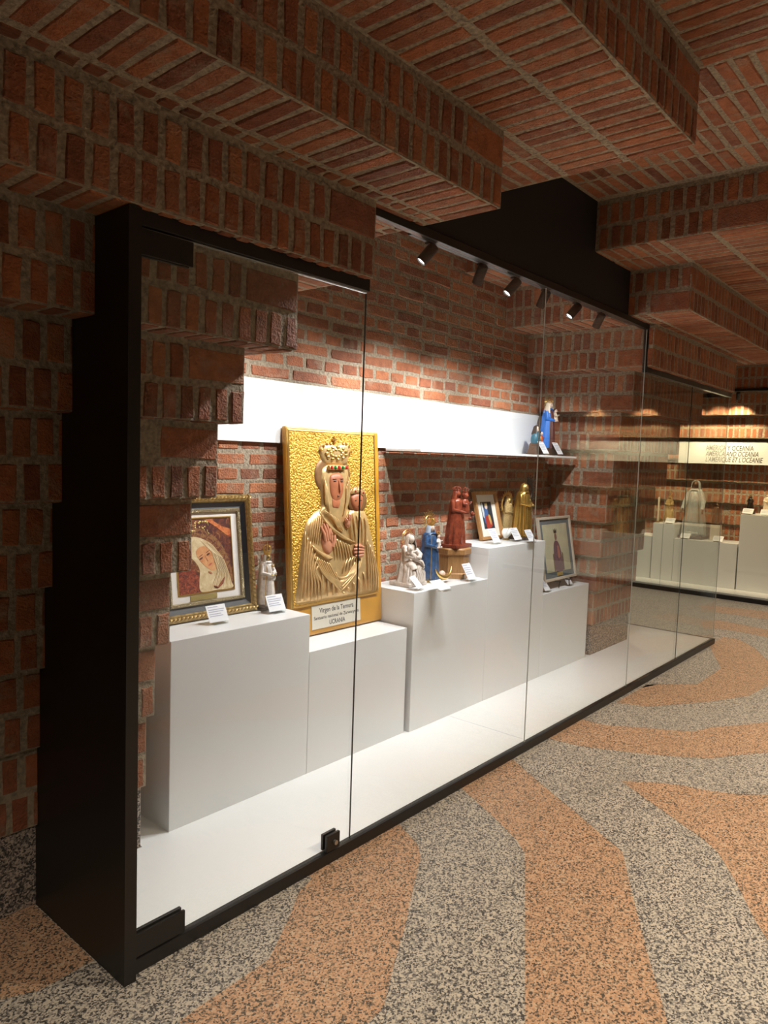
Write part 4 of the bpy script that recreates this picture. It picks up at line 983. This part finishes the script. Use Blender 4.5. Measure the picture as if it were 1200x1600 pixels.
relief('veil', 'goldsoft', I((504, 728), (500, 745), (500, 770), (501, 792), (496, 806), (510, 822), (524, 832), (536, 822), (542, 806), (544, 785), (545, 762), (544, 742), (540, 728), (522, 722)), .018)
relief('face', 'iconskin', I((512, 745), (511, 760), (513, 775), (518, 785), (523, 785), (530, 778), (533, 764), (533, 748), (528, 740), (518, 740)), .012, y=-.021)
relief('neck', 'iconskin', I((515, 778), (515, 792), (520, 794), (526, 794), (528, 780)), .008, y=-.020)
relief('crown', 'goldsoft', I((505, 725), (499, 712), (497, 702), (500, 696), (508, 692), (516, 693), (522, 696), (529, 692), (538, 692), (545, 696), (547, 704), (544, 714), (540, 726), (522, 728)), .020)
cc = MB()
for px_, py_ in ((503, 697), (508, 694), (513, 694), (533, 694), (538, 694), (543, 698), (499, 703), (546, 706)): q = ip(px_, py_); cc.ell((q[0], -.020, q[1]), (.008, .008, .008), 8, 6)
for k in range(22):
    a = 2*math.pi*k/22; q = ip(522+16*math.cos(a)*(.55+.4*(k % 2)), 709+10*math.sin(a)*(.55+.4*(k % 2))); cc.ell((q[0], -.024, q[1]), (.012, .006, .010), 8, 6)
q = ip(521, 688); cc.box(q[0]-.003, q[0]+.003, -.016, -.006, q[1]-.022, q[1]+.022); cc.box(q[0]-.014, q[0]+.014, -.016, -.006, q[1]-.002, q[1]+.006)
cc.build('crown_ornament', 'goldmetal', t, True)
bp = [ip(x, 731) for x in range(509, 539, 3)]
MB().tube([(a, -.024, b) for a, b in bp], .012, 8).build('crown_band', 'goldsoft', t, True)
for k, x in enumerate((512, 517.5, 523.5, 529.5, 535)):
    q = ip(x, 731); MB().ell((q[0], -.036, q[1]), (.010, .005, .010) if k != 2 else (.011, .005, .012), 12, 8).build('jewel', plain('ruby', (.45, .02, .015), .15) if k % 2 == 0 else plain('emerald', (.02, .16, .03), .15), t, True)
fe = MB()
for x, y, w, h in ((517.5, 752, .011, .004), (528, 752, .010, .004), (517.5, 748.5, .016, .0022), (528, 748.5, .014, .0022), (523, 775, .010, .0032)): q = ip(x, y); fe.ell((q[0], -.0325, q[1]), (w, .003, h), 10, 6)
fe.build('painted_features', 'hair', t, True)
q0, q1 = ip(523.5, 751), ip(525, 767); MB().tube([(q0[0], -.031, q0[1]), ((q0[0]+q1[0])/2, -.035, (q0[1]+q1[1])/2), (q1[0], -.037, q1[1])], [.004, .006, .008], 8).build('nose', 'iconskin', t, True)
relief('right_hand', 'iconskin2', I((499, 840), (503, 834), (511, 838), (516, 846), (516, 858), (511, 866), (505, 864), (500, 854)), .014, y=-.020)
def fingers(segs, y=-.028, r=.0095, m='iconskin2', name='fingers'):
    mb = MB()
    for s in segs:
        pt = [ip(*p) for p in s]; mb.tube([(a, y-(.006 if i == 1 else 0), b) for i, (a, b) in enumerate(pt)], [r, r*.95, r*.6], 8)
    mb.build(name, m, t, True)
fingers([((503, 846), (500, 834), (496, 822)), ((506, 844), (503, 830), (500, 818)), ((509, 843), (507, 830), (505, 819)), ((512, 846), (511, 834), (510, 825)), ((514, 854), (517, 844), (518, 836))])
relief('left_hand', 'iconskin2', I((551, 852), (556, 849), (562, 852), (563, 862), (560, 869), (553, 870), (549, 862)), .012, y=-.026)
fingers([((562, 855), (556, 853), (549, 853)), ((562, 859), (555, 858), (547, 858)), ((562, 863), (555, 863), (548, 863)), ((561, 867), (556, 868), (550, 868))])
relief('child_halo', 'golddeep', circ(556, 781, 15, 21), .004, y=-.013)
relief('child_robe', 'goldsoft', I((546, 796), (540, 806), (536, 820), (538, 840), (545, 858), (560, 866), (572, 856), (576, 836), (574, 815), (568, 800), (558, 795)), .018, y=-.010)
relief('child_face', 'iconskin', I((546, 776), (546, 786), (550, 795), (555, 799), (561, 794), (564, 784), (563, 774), (555, 770)), .014, y=-.018)
relief('child_crown', 'goldsoft', I((546, 772), (549, 762), (553, 765), (557, 761), (561, 766), (566, 764), (565, 775), (556, 771)), .012, y=-.020)
for k, (x, y) in enumerate(((550, 768), (557, 768), (562, 770))):
    q = ip(x, y); MB().ell((q[0], -.032, q[1]), (.006, .004, .006), 8, 6).build('jewel', plain('garnet', (.40, .03, .02), .2), t, True)
fe = MB()
for x, y, w, h in ((550.5, 782, .007, .003), (558.5, 782, .007, .003), (554.5, 791, .006, .002)): q = ip(x, y); fe.ell((q[0], -.031, q[1]), (w, .003, h), 8, 6)
fe.build('child_features', 'hair', t, True)
relief('child_hand', 'iconskin2', I((535, 812), (539, 808), (543, 812), (543, 820), (539, 825), (535, 820)), .012, y=-.024)
fingers([((539, 813), (538.5, 808), (538, 803)), ((541, 813), (541, 808), (541, 804)), ((537, 815), (535, 812), (534, 809))], y=-.032, r=.006, name='child_fingers')
fo = MB()
def fold(pts, r, y=-.026, bulge=.006):
    p = spl([ip(*q) for q in pts], 4, False); n = len(p); fo.tube([(a, y-bulge*math.sin(math.pi*i/(n-1)), b) for i, (a, b) in enumerate(p)], [r*(.35+.65*math.sin(math.pi*(i+.3)/(n-.4))) for i in range(n)], 7)
for k in range(7): fold([(474+4*k, 830+8*k), (471+3*k, 870+4*k), (468+5*k, 910), (466+5.5*k, 939)], .006, -.0185)
for k in range(6): fold([(496+2*k, 800+4*k), (504+4*k, 815+4*k), (518+5*k, 830+3*k), (530+5*k, 838+2*k)], .006, -.0205)
for k in range(7): fold([(487+4*k, 868+2*k), (500+4*k, 895+2*k), (520+2.0*k, 914-1*k), (529+2*k, 924-4*k)], .006, -.0195)
for k in range(7): fold([(562-2*k, 872+1*k), (556-3*k, 888+2*k), (542-3*k, 908-k), (529-1.2*k, 924-5*k)], .006, -.0195)
for k in range(9): fold([(500+8*k, 925-abs(4-k)*8), (500+8.6*k, 932-1.2*k)], .006, -.0185)
for k in range(5): fold([(568+3.5*k, 835+8*k), (571+3.5*k, 870+5*k), (572+3.6*k, 900), (573+3.6*k, 922)], .006, -.0175)
for k in range(6): fold([(484+3*k, 852+3*k), (493+3*k, 862+2*k), (506+2*k, 866+k)], .006, -.0200, .006)
for k in range(5): fold([(540+6*k, 800+2*k), (542+6*k, 822), (546+5*k, 846+2*k)], .005, -.026)
for k in range(4): fold([(503+1.5*k, 745+5*k), (503+1.5*k, 768+5*k), (505+2*k, 790+4*k)], .005, -.021); fold([(541-1.2*k, 745+5*k), (541-1.5*k, 770+5*k), (538-2*k, 795+4*k)], .005, -.021)
for k in range(5): fold([(532+5*k, 896-3*k), (534+5*k, 884-4*k), (540+5*k, 872-2*k)], .005, -.020)
for k in range(6): fold([(484+3.5*k, 812-1.5*k), (480+3.5*k, 828), (479+3.2*k, 846+k)], .005, -.0185)
for k in range(7): fold([(514+4.5*k, 838+2*k), (518+4.5*k, 856+2*k), (520+4.5*k, 876)], .0045, -.0190)
for k in range(5): fold([(503+5*k, 798+3*k), (514+3*k, 808+3*k), (524+2*k, 826+k)], .0045, -.0235)
fo.build('robe_folds', 'goldsoft', t, 'full')
lp = [ip(487, 949), ip(487, 986), ip(575, 967), ip(574, 932)]
la = MB().box(-.203, .160, -.0035, -.0005, .028, .150).build('name_plate', plain('plate_cream', (.62, .57, .47), .55), t)
for body, z, s, w in (('Virgen de la Ternura', .108, .036, .255), ('Santuario nacional de Zarwanytsia', .076, .024, .335), ('UCRANIA', .040, .034, .118)):
    text(body, 'lettering', 'ink', la, (-.0215-w/2 if body != 'Santuario nacional de Zarwanytsia' else -.19, -.0037, z), (math.pi/2, 0, 0), s, 0, .0002, width=w)
# wood framed picture
t = leaning('framed_picture', 'oak framed picture with wide white mat and small painted figure', 'picture', 3.160, .800, 1.012, .335, .886)
fr = MB(); frame_ring(fr, -.14, .14, 0, .335, [(0, .004), (0, -.02), (.004, -.022), (.021, -.018), (.023, -.006), (.023, .004)]); fr.build('frame', 'woodlight', t)
MB().box(-.118, .118, -.004, .002, .022, .313).build('mat_board', plain('mat_ivory', (.80, .78, .70), .8), t)
ph = MB().box(-.064, .066, -.0055, -.004, .075, .262).build('print', blobs('night_blue', [(.35, (.012, .016, .022)), (.6, (.03, .045, .06)), (.75, (.09, .12, .13))], 30), t)
poly(spl([(-.02, .235), (-.045, .16), (-.05, .12), (-.02, .10), (.005, .12), (.01, .17), (.005, .215)]), -.0063, -.0055).build('painted_cloak', plain('print_blue', (.05, .12, .30), .5), ph)
poly(spl([(-.06, .25), (-.045, .25), (-.038, .19), (-.045, .15), (-.058, .17)]), -.0063, -.0055).build('painted_drapery', plain('print_white', (.6, .64, .66), .5), ph)
poly(spl([(-.03, .155), (.01, .165), (.035, .13), (.04, .095), (.0, .08), (-.035, .085)]), -.007, -.0063).build('painted_robe', plain('print_red', (.38, .04, .03), .5), ph)
poly(spl([(.005, .17), (.025, .165), (.032, .125), (.02, .10), (.008, .125)]), -.0076, -.007).build('painted_sash', plain('print_ochre', (.60, .36, .12), .5), ph)
poly(oval(-.005, .228, .016, .018), -.007, -.0063).build('painted_face', 'skinpale', ph); poly(spl([(-.02, .235), (-.016, .255), (-.005, .248), (.004, .258), (.010, .236)], 3), -.0078, -.007).build('painted_crown', plain('print_gold', (.62, .48, .18), .5), ph)
# framed photograph on an easel
t = leaning('framed_photograph', 'framed photograph of a crowned purple robed statue on a small dark easel', 'picture', 3.845, .615, .687, .47, .70)
fr = MB(); frame_ring(fr, -.255, .25, 0, .47, [(0, .006), (0, -.014), (.003, -.016), (.018, -.014), (.020, -.006), (.020, .006)]); fr.build('frame', plain('frame_pale', (.55, .47, .37), .5), t)
MB().box(-.236, .231, -.004, .004, .019, .451).build('mat_board', plain('mat_slate', (.13, .15, .16), .8), t)
ph = MB().box(-.194, .186, -.0055, -.004, .062, .415).build('print', plain('photo_ground', (.50, .47, .32), .5, noise=.12, nscale=9), t)
poly(spl([(-.045, .06+.005), (-.06, .14), (-.058, .2), (-.05, .255), (-.03, .285), (-.005, .29), (.02, .28), (.04, .25), (.055, .2), (.065, .13), (.062, .066)]), -.0063, -.0055).build('photographed_robe', plain('photo_purple', (.15, .075, .10), .6, noise=.25, nscale=40), ph)
poly(spl([(.0, .24), (.02, .25), (.032, .21), (.03, .165), (.0, .165)]), -.007, -.0063).build('photographed_child', plain('photo_rose', (.40, .15, .11), .6), ph)
poly(oval(-.008, .318, .017, .026), -.007, -.0063).build('photographed_face', plain('photo_face', (.24, .11, .08), .6), ph)
poly([(-.028, .345), (-.034, .378), (-.018, .362), (-.008, .382), (.002, .362), (.018, .378), (.012, .345)], -.0072, -.0063).build('photographed_crown', plain('photo_dark', (.03, .015, .012), .6), ph)
ch = MB(); ch.prism([(-.075, .065), (-.055, .065), (-.062, .20), (-.078, .19)], 1, -.0061, -.0055); ch.prism([(.06, .065), (.082, .065), (.082, .19), (.066, .20)], 1, -.0061, -.0055); ch.build('photographed_throne', plain('photo_brown', (.16, .10, .06), .6), ph)
MB().box(-.045, .04, -.009, -.004, .030, .056).build('name_plate', plain('plate_yellow', (.62, .44, .16), .4, .4), t)
ez = thing('easel', 'small dark wire easel holding the framed photograph', 'easel', (3.845, .60, .632))
e = MB()
for s in (-1, 1):
    e.tube([(s*.075, -.025, .055), (s*.075, -.028, .0505), (s*.075, .10, .0505)], .004, 6); e.tube([(s*.075, -.02, .0505), (s*.085, -.02, .004)], .004, 6); e.tube([(s*.075, .10, .0505), (s*.06, .19, .004)], .004, 6)
e.tube([(-.075, .05, .0505), (.075, .05, .0505)], .004, 6); e.build('wire_frame', 'st_dark', ez, True)
# ------------------------------------------------------------------ statues in the far case
FR = -math.pi/2
def fstat(name, label, y, z, H, *a, **k):
    return statue(name, label, (8.67, y, z+.002), H, *a, rz=FR, group='statues in the far case', **k)
t, z0, Hf = fstat('robed_statue', 'pale grey robed statue with long veil on brown base in the far case', 1.18, .63, .76, 'st_grey', 'st_grey', 'st_bronze', base=(.05, 'wooddark', .20), w=.20, d=.15, crown=None, hands='open', tunic='st_grey', veil_drop=.42, folds=12, amp=.06)
MB().ell((0, -.02, z0+.03), (.115, .10, .06), 20, 10).build('cloud_foot', 'st_grey', t, True)
fstat('gold_statue', 'small gold crowned statue on the far white plinth beside the candle', 1.50, .81, .42, 'st_gold', 'st_gold', 'golddark', w=.21, d=.19, base=(.12, 'golddark', .22), crown_h=.14, folds=7, amp=.03, kid='st_gold', kid_side=.4, hands='kid')
cn = thing('candle', 'tall thin white candle beside the small gold statue in the far case', 'candle', (8.52, 1.59, .812))
MB().lathe([(.013, .01), (.011, .33), (.006, .335)], 12).build('wax', 'st_cream', cn, True); MB().lathe([(.03, 0), (.028, .008), (.016, .012), (.014, .02)], 16).build('holder', 'goldmetal', cn, True); MB().cyl((0, 0, .335), (.001, 0, .348), .0015, seg=6).build('wick', 'hair', cn)
t, z0, Hf = fstat('bronze_statuette', 'dark brown statuette with spread arms at the edge of the low far plinth', .90, .63, .48, 'st_bronze', 'st_bronze', 'st_bronze', base=(.42, 'st_cream', .12), w=.22, d=.2, crown=None, hands='open', folds=8)
fstat('dark_statuette', 'tiny dark statuette on the tall far plinth', .52, 1.0, .25, 'st_dark', 'st_dark', 'st_bronze', base=(.14, 'st_dark', .22), w=.22, d=.2, crown='golddark', crown_h=.1, kid='st_dark', hands='kid')
fstat('cream_statuette', 'tiny cream statuette on the tall far plinth', .33, 1.0, .28, 'st_cream', 'st_cream', 'skinpale', w=.20, d=.18, base=(.06, 'st_cream', .18), crown_h=.08, kid='st_cream', hands='kid')
fstat('gold_seated_statue', 'broad gold statue draped in green cloth, toward the hall end of the far case', -2.05, .63, .70, 'st_green', 'golddark', 'golddark', w=.40, d=.26, tunic='st_gold', crown='st_dark', crown_h=.14, folds=9, kid='st_gold', hands='kid')
for i, (y, z, lb) in enumerate(((1.42, .81, 'far caption card before the small gold statue'), (1.22, .63, 'far caption card below the grey robed statue'), (.82, .63, 'far caption card beside the dark spread armed statuette'), (.50, 1.0, 'far caption card before the tiny dark statuette'), (.30, 1.0, 'far caption card before the tiny cream statuette'), (-1.70, .63, 'far caption card before the green draped statue'))):
    card((8.472, y, z+.0015), lb, w=.12, h=.085, tilt=45, rz=FR)
